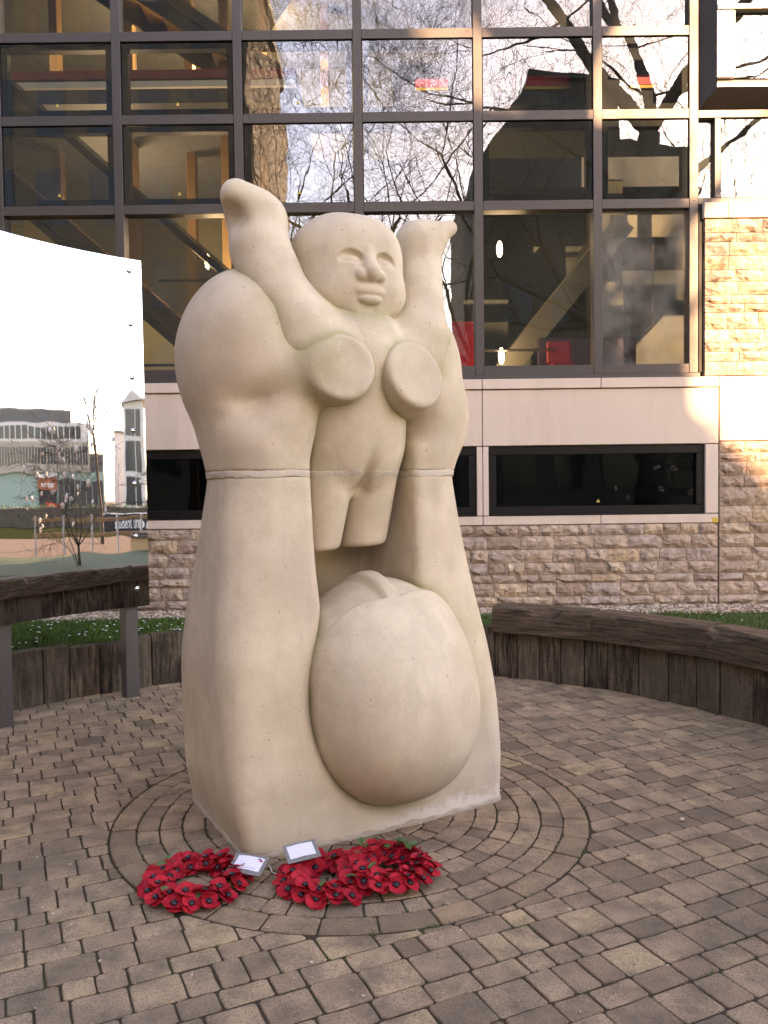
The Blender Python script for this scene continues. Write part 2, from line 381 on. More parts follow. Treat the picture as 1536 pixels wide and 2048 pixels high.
# the rings under the sculpture
for k, (r1, r0) in enumerate(((1.10, .987), (.985, .887), (.885, .787), (.785, .687), (.685, .587), (.585, .487), (.485, .387), (.385, .287))):
    a = rp.uniform(0, 1); end = a + 2 * math.pi
    while a < end - .02:
        L = rp.choice([.19, .21, .22]) if k == 0 else rp.choice([.10, .145, .16])
        da = min(L / r1, end - a)
        j = .0016
        poly = [RC + Vector((math.cos(t), math.sin(t))) * r for r, t in ((r0 + j, a + j / r0), (r1 - j, a + j / r1), (r1 - j, a + da - j / r1), (r0 + j, a + da - j / r0))]
        if da > .12:   # follow the curve
            m = a + da / 2
            poly.insert(2, RC + Vector((math.cos(m), math.sin(m))) * (r1 - j))
        pieces.append((poly, 'paver_red' if k == 0 else 'paver'))
        a += da
# which ones show largest in the picture: rank by projected area
Pm = cam.matrix_world.inverted()
def score(poly):
    c = sum(poly, Vector((0, 0))) / len(poly); q = Pm @ Vector((c.x, c.y, 0))
    if q.z > -.3: return 0
    x = q.x / -q.z * 1658; y = q.y / -q.z * 1658
    if abs(x) > 775 or abs(y) > 1030: return 0
    return area(poly) / abs(q.z) ** 3
order = sorted(range(len(pieces)), key=lambda i: -score(pieces[i][0]))
big = set(i for i in order[:300] if score(pieces[i][0]) > 0)
rest_v = []; rest_f = []; rest_t = []
for i, (poly, mt) in enumerate(pieces):
    zj = rp.uniform(-.003, .003) - .001
    vs_, fs = paver_mesh(poly, rp, 0)
    tx, ty = rp.uniform(-.012, .012), rp.uniform(-.012, .012)
    c = sum(poly, Vector((0, 0))) / len(poly)
    vs_ = [(x, y, z + (zj + (x - c.x) * tx + (y - c.y) * ty if z > -.02 else 0)) for x, y, z in vs_]
    if i in big:
        me = bpy.data.meshes.new('paver'); me.from_pydata([(x - c.x, y - c.y, z) for x, y, z in vs_], [], fs); me.update(); me.materials.append(M[mt])
        inst('paver', me, paving, (c.x, c.y, 0))
    else:
        n = len(rest_v); rest_v += vs_; rest_f += [tuple(k + n for k in f) for f in fs]; rest_t += [rp.random()] * len(vs_)
me = bpy.data.meshes.new('pavers_beyond'); me.from_pydata(rest_v, [], rest_f); me.update(); me.materials.append(M['paver'])
at_ = me.attributes.new('tone', 'FLOAT', 'POINT'); at_.data.foreach_set('value', rest_t)
o = inst('pavers_beyond', me, paving, (0, 0, 0)); tag(o, kind='stuff')

# moss and grit in some joints, small pale chips scattered about
def scatter(name, pts, sizes, tones, matn, label, shape='stone', parent=None):
    base = bmesh.new(); bmesh.ops.create_icosphere(base, subdivisions=1, radius=1)
    bv = np.array([v.co[:] for v in base.verts]); bf = [[v.index for v in f.verts] for f in base.faces]; base.free()
    V = []; F = []; T = []
    nb = len(bv)
    for i, (p, s, tn) in enumerate(zip(pts, sizes, tones)):
        a = RNG.uniform(0, 6.28); ca, sa = math.cos(a), math.sin(a)
        q = bv * (1 + RNG.uniform(-.22, .22, (nb, 1))) * np.array([s * RNG.uniform(.8, 1.35), s * RNG.uniform(.7, 1.1), s * RNG.uniform(.45, .8)])
        q = np.c_[q[:, 0] * ca - q[:, 1] * sa, q[:, 0] * sa + q[:, 1] * ca, q[:, 2]] + np.array(p)
        V.append(q); F += [[k + i * nb for k in f] for f in bf]; T += [tn] * nb
    me = bpy.data.meshes.new(name); me.from_pydata(np.concatenate(V).tolist(), [], F); me.update(); me.materials.append(M[matn])
    at_ = me.attributes.new('tone', 'FLOAT', 'POINT'); at_.data.foreach_set('value', T)
    o = bpy.data.objects.new(name, me); C.objects.link(o); o.parent = parent
    tag(o, label, None, None, 'stuff'); return o
pts = []
for k in range(300):
    a = RNG.uniform(0, 6.28); r = WR * math.sqrt(RNG.uniform(0, 1)) * .98
    pts.append((WC.x + r * math.cos(a), WC.y + r * math.sin(a), .001))
scatter('stone_chips', pts, RNG.uniform(.002, .007, 300), RNG.uniform(.55, 1, 300), 'gravel', 'small pale chips scattered over the paving')
# one larger pale pebble to the right
pb = scatter('pebble', [(0, 0, .008)], [.014], [.9], 'gravel', None); del pb['kind']; pb.location = (1.335, 3.71, 0)
tag(pb, 'single pale pebble lying on the paving right of the sculpture', 'pebble')
def tufts(name, spots, label, hgt=.022, n=14):
    V = []; F = []; T = []
    for (x, y, z0) in spots:
        for k in range(n):
            a = RNG.uniform(0, 6.28); l = hgt * RNG.uniform(.5, 1.2); bx, by = x + RNG.normal(0, .012), y + RNG.normal(0, .012); wd = .0016
            dx, dy = math.cos(a) * l * .6, math.sin(a) * l * .6; i = len(V)
            V += [(bx - wd * math.sin(a), by + wd * math.cos(a), z0), (bx + wd * math.sin(a), by - wd * math.cos(a), z0), (bx + dx, by + dy, z0 + l)]
            F.append((i, i + 1, i + 2)); T += [RNG.uniform(.2, 1)] * 3
    me = bpy.data.meshes.new(name); me.from_pydata(V, [], F); me.update(); me.materials.append(M['grass'])
    at_ = me.attributes.new('tone', 'FLOAT', 'POINT'); at_.data.foreach_set('value', T)
    o = bpy.data.objects.new(name, me); C.objects.link(o); tag(o, label, kind='stuff'); return o
sp = []
for k in range(60):
    a = RNG.uniform(-3.6, 1.2); rr = RNG.choice([1.102, .983]); sp.append((RC.x + rr * math.cos(a), RC.y + rr * math.sin(a), -.004))
sp += [(1.01, 2.55, -.003), (.16, 2.66, -.003)]
tufts('joint_weeds', sp, 'sparse weeds and moss in the paving joints', .013, 9)

# ---------------------------------------------------------------- curved timber wall, bed
def on(r, deg, z=0.0): return Vector((WC.x + r * math.cos(R(deg)), WC.y + r * math.sin(R(deg)), z))
wall = empty('timber_retaining_wall', (WC.x, WC.y + WR, 0)); tag(wall, 'low curved wall of dark upright timber boards round the paved court', 'retaining wall')
rb = random.Random(5)
deg = -48.0
CAP0 = 67.0
off = Vector((WC.x, WC.y + WR, 0))
while deg < 214:
    wd = rb.uniform(.17, .255); dd = math.degrees(wd / WR)
    c = on(WR + .055, deg + dd / 2); top = .365 if deg < CAP0 - 2 else .375 + rb.uniform(-.018, .022)
    h = wd / 2 - .0045; dp = .055
    b = MB(); nz = 5; nx = 3; jx = [[rb.uniform(-.003, .003) for _ in range(nz + 1)] for _ in range(nx + 1)]
    jy = [[rb.uniform(-.004, .004) for _ in range(nz + 1)] for _ in range(nx + 1)]
    lean = rb.uniform(-.006, .006)
    vs_ = []
    for i in range(nx + 1):
        for k in range(nz + 1):
            x = -h + 2 * h * i / nx; vs_.append((x + (jx[i][k] if 0 < i < nx else 0), -dp + jy[i][k] + (.006 if i in (0, nx) else 0) + lean * k / nz, (top + rb.uniform(-.004, .004) * (k == nz)) * k / nz - .02 * (k == 0)))
    n1 = len(vs_)
    vs_ += [(-h, dp, -.02), (h, dp, -.02), (h, dp, top), (-h, dp, top)]
    f = []
    for i in range(nx):
        for k in range(nz):
            a = i * (nz + 1) + k; f.append((a, a + nz + 1, a + nz + 2, a + 1))
    L0 = [k for k in range(nz + 1)]; Rr = [nx * (nz + 1) + k for k in range(nz + 1)]
    f.append(tuple([n1, *L0, n1 + 3][::1])); f.append(tuple([n1 + 1, n1 + 2, *Rr[::-1]]))
    f.append(tuple([i * (nz + 1) + nz for i in range(nx + 1)] + [n1 + 2, n1 + 3])); f.append((n1 + 1, n1, n1 + 3, n1 + 2))
    b.add(vs_, f)
    o = b.build('board', M['timber'], wall); o.location = c - off; o.rotation_euler = (0, 0, R(deg + dd / 2 - 90))
    deg += dd
# heavy sleepers laid on top along the right-hand side, as a seat
deg = CAP0
lens = [.80, .90, .95, 1.0, 1.0, 1.0]
for k, L in enumerate(lens):
    dd = math.degrees(L / WR); mid = on(WR + .055, deg - dd / 2, .47)
    nx = 26; hh = .105; dp = .125; vs_ = []
    edge = []
    for i in range(nx + 1):
        x = -L / 2 + .004 + (L - .008) * i / nx
        nse = noise.noise(Vector((x * 5 + k * 9, 1.3, 0))); n2 = noise.noise(Vector((x * 14 + k * 5, 7.7, 0)))
        chip = max(0, nse - .05) * .10 + .006 + .006 * n2      # broken front arris
        prof_ = [(-dp, -hh), (-dp + .004 * n2, -.03), (-dp + .006 + .01 * nse, hh - .02 - chip * 1.2), (-dp + .016 + chip * .9, hh - .004 + .004 * n2), (0, hh + .003 * n2), (dp, hh - .006), (dp, -hh)]
        vs_ += [(x, yy, zz) for yy, zz in prof_]
    f = []; m_ = 7
    for i in range(nx):
        for q in range(m_):
            a = i * m_ + q; bq = i * m_ + (q + 1) % m_; f.append((a, a + m_, bq + m_, bq))
    f += [tuple(range(m_)), tuple(nx * m_ + q for q in range(m_))[::-1]]
    o = MB().add(vs_, f).build('capping_sleeper', M['sleeper'], wall); o.location = mid - off; o.rotation_euler = (0, 0, R(deg - dd / 2 - 90))
    deg -= dd
CAP1 = deg
# raised bed behind the wall: turf, with a strip of gravel against the building
def bed_z(x, y): return .352 - .068 * min(1, max(0, (y - 6.3) / 2.0)) + .012 * noise.noise(Vector((x * 1.3, y * 1.3, 0)))
vs_ = []; f = []; NA = 90; NR = 8
for i in range(NA + 1):
    d_ = -48 + 262 * i / NA; p0 = on(WR + .10, d_); dr = Vector((math.cos(R(d_)), math.sin(R(d_))))
    t = 1e9
    if dr.y > 1e-6: t = min(t, (8.36 - p0.y) / dr.y)
    t = min(t, ((9.0 if dr.x > 0 else -9.0) - p0.x) / dr.x if abs(dr.x) > 1e-6 else 1e9)
    t = min(t, 7)
    for k in range(NR + 1):
        s = k / NR; x, y = p0.x + dr.x * t * s, p0.y + dr.y * t * s
        vs_.append((x, y, bed_z(x, y)))
for i in range(NA):
    for k in range(NR):
        a = i * (NR + 1) + k; f.append((a, a + 1, a + NR + 2, a + NR + 1))
bed = MB().add(vs_, f).build('planting_bed', M['turf'], smooth=True); tag(bed, kind='structure')
def in_bed(x, y): return (Vector((x, y)) - WC).length > WR + .12
def gravel_front(x): return 7.55 + .05 * noise.noise(Vector((x * 2, 0, 3))) + .12 * math.exp(-((x - .5) / 2.5) ** 2)
gp = []; 
while len(gp) < 7500:
    x, y = RNG.uniform(-3.6, 4.9), RNG.uniform(7.35, 8.27)
    if y < gravel_front(x) + abs(RNG.normal(0, .03)): continue
    gp.append((x, y, bed_z(x, y) + RNG.uniform(.0, .014)))
scatter('gravel_strip', gp, RNG.uniform(.010, .024, len(gp)), RNG.uniform(0, 1, len(gp)), 'gravel', 'buff gravel strip along the foot of the stone wall')
gx = MB(); xs = np.linspace(-4.5, 6, 60)
gx.add([(x, gravel_front(x), bed_z(x, gravel_front(x)) + .006) for x in xs] + [(x, 8.32, bed_z(x, 8.32) + .006) for x in xs], [(i, i + 1, i + 61, i + 60) for i in range(59)])
tag(gx.build('gravel_bed', M['gravel_bed']), kind='structure')
V = []; F = []; T = []; nbl = 0
def blades(n, x0, x1, y0, y1):
    global nbl
    x = RNG.uniform(x0, x1, n); y = RNG.uniform(y0, y1, n)
    for a, b in zip(x, y):
        if not in_bed(a, b) or b > gravel_front(a) + .03: continue
        z = bed_z(a, b); h = RNG.uniform(.018, .048); an = RNG.uniform(0, 6.28); wd = .0028; i = len(V)
        tx, ty = math.cos(an) * h * .55, math.sin(an) * h * .55; px, py = -math.sin(an) * wd, math.cos(an) * wd
        V.extend([(a - px, b - py, z - .004), (a + px, b + py, z - .004), (a + tx * .4 + px * .7, b + ty * .4 + py * .7, z + h * .6), (a + tx, b + ty, z + h)])
        F.extend([(i, i + 1, i + 2), (i, i + 2, i + 3)]); t = RNG.uniform(0, 1); T.extend([t * .5, t * .5, t, t])
blades(30000, -3.6, -.9, 5.5, 7.8); blades(16000, .6, 4.6, 5.6, 7.8)
me = bpy.data.meshes.new('grass'); me.from_pydata(V, [], F); me.update(); me.materials.append(M['grass'])
at_ = me.attributes.new('tone', 'FLOAT', 'POINT'); at_.data.foreach_set('value', T)
tag(inst('grass', me, None, (0, 0, 0)), 'short green turf on the raised bed', kind='stuff')
mb = MB()
for k in range(150):
    x, y = (RNG.uniform(-3.4, -1.0) if k < 115 else RNG.uniform(.9, 4)), RNG.uniform(5.9, 7.5)
    if not in_bed(x, y) or y > gravel_front(x): continue
    z = bed_z(x, y) + RNG.uniform(.038, .055); r = RNG.uniform(.007, .013); a0 = RNG.uniform(0, 6)
    mb.add([(x, y, z + .004)] + [(x + r * math.cos(a0 + q * 1.047), y + r * math.sin(a0 + q * 1.047), z) for q in range(6)], [(0, q + 1, (q + 1) % 6 + 1) for q in range(6)])
tag(mb.build('daisies', M['daisy']), 'white daisies dotted through the turf', kind='stuff')
# ---------------------------------------------------------------- the building behind
bld = empty('stone_and_glass_building', (0, 8.3, 0)); tag(bld, 'grey framed glass building on a split stone and pale stone base', 'building')
BO = Vector((0, 8.3, 0))
def P(o): o.location = o.location - BO; return o
YF = 8.30
# --- rough split-faced stone blocks, a few shared shapes
rs = random.Random(31)
def rock_mesh(seed):
    rg = random.Random(seed); nx, nz = 5, 3; V = []; F = []
    for i in range(nx + 1):
        for k in range(nz + 1):
            x, z = i / nx, k / nz
            ed = (i in (0, nx)) or (k in (0, nz))
            y = 0 if ed else -(.35 + .65 * rg.random())
            jx = 0 if i in (0, nx) else rg.uniform(-.06, .06); jz = 0 if k in (0, nz) else rg.uniform(-.10, .10)
            if ed: y = -rg.uniform(0, .22)
            V.append((x + jx, y, z + jz))
    n = len(V); V += [(0, 1.2, 0), (1, 1.2, 0), (1, 1.2, 1), (0, 1.2, 1)]
    for i in range(nx):
        for k in range(nz):
            a = i * (nz + 1) + k
            if rg.random() < .5: F += [(a, a + nz + 1, a + nz + 2), (a, a + nz + 2, a + 1)]
            else: F += [(a, a + nz + 1, a + 1), (a + nz + 1, a + nz + 2, a + 1)]
    F.append(tuple([n, n + 1] + [i * (nz + 1) for i in range(nx, -1, -1)]))
    F.append(tuple([n + 3] + [i * (nz + 1) + nz for i in range(nx + 1)] + [n + 2]))
    F.append(tuple([n] + [k for k in range(nz + 1)] + [n + 3])); F.append(tuple([n + 1, n + 2] + [nx * (nz + 1) + k for k in range(nz, -1, -1)]))
    me = bpy.data.meshes.new('stone_block'); me.from_pydata(V, [], F); me.update(); me.materials.append(M['rock_face'])
    return me
ROCKS = [rock_mesh(k) for k in range(26)]
def coursed(part, x0, x1, ztop, courses, sizes, start=0.0, yf=YF):
    z = ztop
    for ci, h in enumerate(courses):
        x = x0 - (rs.uniform(0, .15) if start else 0)
        while x < x1 - .02:
            L = rs.choice(sizes) * rs.uniform(.85, 1.2)
            if x + L > x1 - .10: L = x1 - x
            xa = max(x, x0); j = .003
            sx = (x + L) - xa
            flip = rs.random() < .5
            o = inst('stone_block', rs.choice(ROCKS), part, (xa + j, yf + .012 - 0, z - h + j))
            o.scale = (sx - 2 * j, rs.uniform(.028, .052), h - 2 * j)
            P(o); x += L
        z -= h
    return z
base = MB().box((-6, YF + .02, .0), (3.345, YF + .5, 1.110)).build('split_stone_base', M['grey_mortar'], bld); base.location = -BO
coursed_parent = empty('split_stone_coursing', (0, 0, 0), 0, bld)
bc = [.110, .135, .135, .120, .085, .135, .095, .085]
coursed(base, -2.75, 3.350, 1.110, bc, [.20, .25, .30, .34])
bpy.data.objects.remove(coursed_parent)
def fixparent(part):
    # blocks were placed relative to the building; give them the part's frame
    for c in part.children: c.location = c.location + BO
fixparent(base)
pier = MB().box((3.362, YF + .02, .0), (7.0, YF + .5, 1.925)).build('split_stone_pier', M['grey_mortar'], bld); pier.location = -BO
coursed(pier, 3.362, 4.5, 1.925, [.110, .09, .14, .115, .19, .17] + bc, [.24, .30, .38]); fixparent(pier)
upier = MB().box((3.235, YF + .02, 2.585), (7.0, YF + .5, 4.13)).build('split_stone_upper_pier', M['grey_mortar'], bld); upier.location = -BO
coursed(upier, 3.215, 4.7, 4.125, [.135, .09, .135, .14, .115, .135, .085, .085, .165, .135, .085, .10, .14], [.24, .30, .36]); fixparent(upier)
# --- pale dressed stone
pale = empty('dressed_stone_band', (0, 0, 0), 0, bld)
def slab(x0, x1, z0, z1, y0=YF, name='stone_panel', dep=.12, bev=.004):
    o = MB().box((x0 + .003, y0, z0 + .003), (x1 - .003, y0 + dep, z1 - .003)).build(name, M['pale_stone'], pale, bevel=bev); o.location = -BO; return o
JX = [-5.86, -3.575, -1.29, .992, 3.352]
bk = MB(); bk.box((-6, YF + .05, 1.112), (7, YF + .4, 1.207)); bk.box((-6, YF + .05, 1.903), (7, YF + .4, 2.57)); bk.box((3.217, YF + .05, 1.207), (7, YF + .4, 1.903))
for x in JX[:-1]: bk.box((x - .06, YF + .05, 1.207), (x + .06, YF + .4, 1.903))
bk.build('backing', M['grout'], bld).location = -BO
# openings are cut by building the wall in pieces round them
for a, b in zip(JX[:-1], JX[1:]):
    slab(a, b, 1.905, 2.465)
    slab(a, (a + b) / 2, 2.468, 2.572, YF - .022, 'coping'); slab((a + b) / 2, b, 2.468, 2.572, YF - .022, 'coping')
    slab(a, (a + b) / 2, 1.112, 1.205, YF - .004, 'sill'); slab((a + b) / 2, b, 1.112, 1.205, YF - .004, 'sill')
    slab(a, a + .062, 1.208, 1.902, name='jamb'); slab(b - .062 if b < 3 else b - .135, b, 1.208, 1.902, name='jamb')
slab(3.362, 4.6, 1.93, 2.575); slab(4.6, 6.5, 1.93, 2.575)
slab(3.20, 3.44, 4.13, 4.285, YF - .012, 'cap_stone', .3); slab(3.44, 4.6, 4.13, 4.285, YF - .012, 'cap_stone', .3); slab(4.6, 6.4, 4.13, 4.285, YF - .012, 'cap_stone', .3)
yl = MB().box((3.285, YF - .007, 1.118), (3.345, YF - .0042, 1.165)).build('yellow_marker', plain('marker_yellow', (.55, .36, .05), .6), bld); yl.location = -BO
# --- low strip windows
for a, b in zip(JX[:-1], JX[1:]):
    x0, x1 = a + .064, (b - .064 if b < 3 else b - .137)
    wn_ = empty('strip_window', (0, 0, 0), 0, bld); wn_.location = -BO
    fr = MB(); t = .075
    fr.box((x0, YF + .03, 1.815), (x1, YF + .12, 1.900)); fr.box((x0, YF + .03, 1.210), (x1, YF + .12, 1.295)); fr.box((x0, YF + .03, 1.297), (x0 + t, YF + .12, 1.813)); fr.box((x1 - t, YF + .03, 1.297), (x1, YF + .12, 1.813))
    fr.build('frame', M['black_frame'], wn_, bevel=.004)
    MB().box((x0, YF - .006, 1.206), (x1, YF + .03, 1.216)).build('drip_sill', M['black_frame'], wn_)
    MB().box((x0 + t - .01, YF + .075, 1.285), (x1 - t + .01, YF + .083, 1.825)).build('pane', M['dark_glass'], wn_)
    MB().add([((x0 + x1) / 2 + .01, YF + .074, 1.33), ((x0 + x1) / 2 + .05, YF + .074, 1.33), ((x0 + x1) / 2 + .03, YF + .074, 1.365)], [(0, 1, 2)]).build('warning_sticker', plain('sticker_yellow', (.45, .36, .08), .5), wn_)
    MB().box((x0, YF + .35, 1.2), (x1, YF + .38, 1.92)).build('interior_wall', M['carpet'], wn_)
# --- curtain wall
MX = [-6.20, -5.0, -3.80, -2.603, -1.400, -.212, .981, 2.169, 3.125]
TZ = [2.665, 4.303, 5.184, 5.995, 7.63, 8.45, 9.26, 10.9]
YM = YF + .06; YG = YF + .125
cw = bld
def fr_box(name, a, b, mat='frame_metal', bev=.003, parent=None):
    o = MB().box(a, b).build(name, M[mat], parent or bld, bevel=bev); o.location = -BO if parent is None else (0, 0, 0); return o
MW = .088
SCREW = None
bm = bmesh.new(); bmesh.ops.create_cone(bm, cap_ends=True, segments=8, radius1=.0065, radius2=.005, depth=.003); SCREW = bpy.data.meshes.new('screw'); bm.to_mesh(SCREW); bm.free(); SCREW.materials.append(M['screw'])
def screw(part, x, z, y): inst('screw', SCREW, part, (x, y - .0015, z), (R(90), 0, 0))
for i, x in enumerate(MX):
    m = fr_box('mullion', (x - MW / 2, YM, 2.62), (x + MW / 2, YM + .16, 11.0))
    if 2 <= i:
        z = 2.75
        while z < 6.5: screw(m, x, z, YM); z += .225
for zi, z in enumerate(TZ):
    for i in range(len(MX) - 1):
        a, b = MX[i] + MW / 2 + .001, MX[i + 1] - MW / 2 - .001
        t = fr_box('transom', (a, YM + .004, z - .047), (b, YM + .15, z + .047))
        if z < 6.2 and i > 0:
            n = 5
            for k in range(n): screw(t, a + .06 + (b - a - .12) * k / (n - 1), z + .012, YM + .004)
fr_box('cill_flashing', (MX[0], YM - .03, 2.577), (3.18, YM + .15, 2.616))
rg = random.Random(8)
tri = (.018, .03)
for i in range(len(MX) - 1):
    for k in range(len(TZ) - 1):
        a, b = MX[i] + MW / 2, MX[i + 1] - MW / 2; z0, z1 = TZ[k] + .047, TZ[k + 1] - .047
        if b < -4.2 and z0 > 7: continue
        case = k in (1, 2, 4, 5)
        wn_ = empty('window', (0, 0, 0), 0, bld); wn_.location = -BO
        tl = Vector((rg.uniform(-.004, .004), rg.uniform(-.004, .004)))
        def paneq(x0, x1, za, zb, y, mat):
            o = MB().add([(x0, y + tl.x * (x0 - a), za), (x1, y + tl.x * (x1 - a), za), (x1, y + tl.x * (x1 - a) + tl.y * (zb - za), zb), (x0, y + tl.x * (x0 - a) + tl.y * (zb - za), zb)], [(0, 1, 2, 3)]).build('pane', M[mat], wn_)
            return o
        if case:
            t = .055; g_ = .010; y0, y1 = YG - .035, YG + .05
            f = MB()
            f.box((a + g_, y0, z1 - g_ - t), (b - g_, y1, z1 - g_)); f.box((a + g_, y0, z0 + g_), (b - g_, y1, z0 + g_ + t))
            f.box((a + g_, y0, z0 + g_ + t + .001), (a + g_ + t, y1, z1 - g_ - t - .001)); f.box((b - g_ - t, y0, z0 + g_ + t + .001), (b - g_, y1, z1 - g_ - t - .001))
            f.build('sash', M['black_frame'], wn_)
            # pane with a dark printed border sits proud of the sash
            paneq(a + g_, b - g_, z0 + g_, z1 - g_, y0 - .006, 'casement_glass_%d' % rg.randrange(3))
            if i < 5:
                cx = (a + b) / 2; MB().add([(cx - .018, y0 - .009, z0 + .095), (cx + .018, y0 - .009, z0 + .095), (cx, y0 - .009, z0 + .128)], [(0, 1, 2)]).build('warning_sticker', M['sticker_yellow'], wn_)
        else:
            paneq(a - .005, b + .005, z0 - .005, z1 + .005, YG, 'dusty_glass' if (i == 7 and k == 0) else 'pane_glass_%d' % rg.randrange(4))
# strip for the stone return beside the last mullion, its shade painted black
fr_box('return_shade_strip', (3.170, YM - .01, 2.62), (3.205, YM + .3, 4.29), 'black_frame')
# --- right-hand projecting metal bay and the windows under it
bay = empty('metal_bay_window', (0, 0, 0), 0, bld); bay.location = -BO
BX0 = 3.165; BX1 = 6.6; BY = YF - .16
MB().add([(BX0, YF + .10, 5.215), (BX0, YF + .10, 9.0), (BX0 + .10, BY, 9.0), (BX0 + .10, BY, 5.33), (BX0 + .10, BY, 5.33)], [(0, 1, 2, 3)]).build('side_cheek', M['frame_metal'], bay)
MB().add([(BX0, YF + .10, 5.215), (BX0 + .10, BY, 5.33), (BX1, BY, 5.33), (BX1, YF + .10, 5.215)], [(0, 1, 2, 3)]).build('soffit', M['frame_metal'], bay)
fr_box('bottom_rail', (BX0 + .10, BY - .002, 5.332), (BX1, BY + .05, 5.375), 'bay_metal', .003, bay)
MB().add([(BX0 + .10, BY + .002, 5.377), (BX1, BY + .002, 5.377), (BX1, BY + .06, 5.425), (BX0 + .13, BY + .06, 5.425), ], [(0, 1, 2, 3)]).build('sloped_sill', M['bay_metal'], bay)
fr_box('corner_post', (BX0 + .10, BY - .001, 5.426), (BX0 + .275, BY + .05, 6.06), 'bay_metal', .004, bay)
fr_box('middle_rail', (BX0 + .10, BY - .02, 6.062), (BX1, BY + .06, 6.11), 'bay_metal', .004, bay)
fr_box('corner_post', (BX0 + .10, BY - .001, 6.112), (BX0 + .275, BY + .05, 9.0), 'bay_metal', .004, bay)
for z0, z1 in ((5.43, 6.055), (6.115, 8.9)):
    MB().add([(BX0 + .275, BY + .045, z0), (BX1, BY + .045, z0), (BX1, BY + .045, z1), (BX0 + .275, BY + .045, z1)], [(0, 1, 2, 3)]).build('pane', M['casement_glass_2'], bay)
for k in range(24):
    z = 5.45 + k * .026
    MB().box((BX0 + .30, BY + .07, z), (BX1, BY + .085, z + .006)).build('blind_slat', M['wall_cream'], bay)
tr = empty('side_light', (0, 0, 0), 0, bld); tr.location = -BO
fr_box('transom', (3.17, YM + .003, 5.137), (6.6, YM + .15, 5.212)); fr_box('transom', (3.17, YM + .003, 4.288), (6.6, YM + .15, 4.352))
fr_box('mullion', (3.335, YM + .004, 4.354), (3.395, YM + .15, 5.135)); fr_box('mullion', (4.6, YM + .004, 4.354), (4.68, YM + .15, 5.135))
MB().add([(3.165, YG, 4.34), (3.345, YG, 4.34), (3.345, YG, 5.15), (3.165, YG, 5.15)], [(0, 1, 2, 3)]).build('pane', M['pane_glass_1'], tr)
f = MB(); f.box((3.405, YG - .035, 5.07), (4.59, YG + .05, 5.125)); f.box((3.405, YG - .035, 4.362), (4.59, YG + .05, 4.417)); f.box((3.405, YG - .035, 4.418), (3.46, YG + .05, 5.069)); f.build('sash', M['black_frame'], tr)
MB().add([(3.405, YG - .041, 4.362), (4.59, YG - .041, 4.362), (4.59, YG - .041, 5.125), (3.405, YG - .041, 5.125)], [(0, 1, 2, 3)]).build('pane', M['casement_glass_1'], tr)
# --- shell of the building round and behind
sh = MB(); sh.box((-6.6, 8.55, 0), (-6.3, 16, 11.2)); sh.box((6.7, 8.85, 0), (7.0, 16, 11.2)); sh.box((-6.6, 15.8, 0), (7.0, 16, 11.2)); sh.box((-6.6, 8.32, 11.2), (7.0, 16.0, 11.5)); sh.box((-6.6, 8.32, 0), (-6.25, 8.56, 11.2))
sh.build('shell_wall', M['wall_grey'], bld).location = -BO
MB().box((6.42, 8.32, 0), (7.0, 8.86, 11.2)).build('end_wall', M['brick_buff'], bld).location = -BO
# --- interior seen through the glass
def part(name, mat, fn, bevel=0):
    b = MB(); fn(b); o = b.build(name, M[mat], bld, bevel=bevel); o.location = -BO; return o
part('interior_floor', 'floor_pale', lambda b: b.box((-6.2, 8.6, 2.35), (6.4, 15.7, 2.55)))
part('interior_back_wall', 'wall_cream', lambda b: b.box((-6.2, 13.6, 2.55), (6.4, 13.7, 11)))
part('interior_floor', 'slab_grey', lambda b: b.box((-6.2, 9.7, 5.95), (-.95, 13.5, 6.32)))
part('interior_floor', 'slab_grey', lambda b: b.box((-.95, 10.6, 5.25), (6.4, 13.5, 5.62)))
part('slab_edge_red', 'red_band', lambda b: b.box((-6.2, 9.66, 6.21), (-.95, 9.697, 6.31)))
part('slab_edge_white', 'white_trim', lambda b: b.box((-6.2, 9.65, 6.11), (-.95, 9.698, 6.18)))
part('sun_blocking_panel', 'carpet', lambda b: b.box((.15, 8.80, 5.22), (3.2, 8.86, 7.7)))  # added indoors to keep direct sun off the slab and core wall
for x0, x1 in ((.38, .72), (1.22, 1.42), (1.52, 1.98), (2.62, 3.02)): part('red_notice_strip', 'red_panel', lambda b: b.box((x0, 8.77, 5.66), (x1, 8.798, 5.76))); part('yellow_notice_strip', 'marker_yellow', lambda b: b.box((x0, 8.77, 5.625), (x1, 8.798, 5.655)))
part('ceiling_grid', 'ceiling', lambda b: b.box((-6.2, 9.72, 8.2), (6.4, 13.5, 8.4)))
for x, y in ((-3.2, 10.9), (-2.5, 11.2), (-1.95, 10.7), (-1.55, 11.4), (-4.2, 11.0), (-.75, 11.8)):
    part('timber_column', 'oak', lambda b: b.box((x - .055, y - .09, 2.552), (x + .055, y + .09, 8.19)), .006)
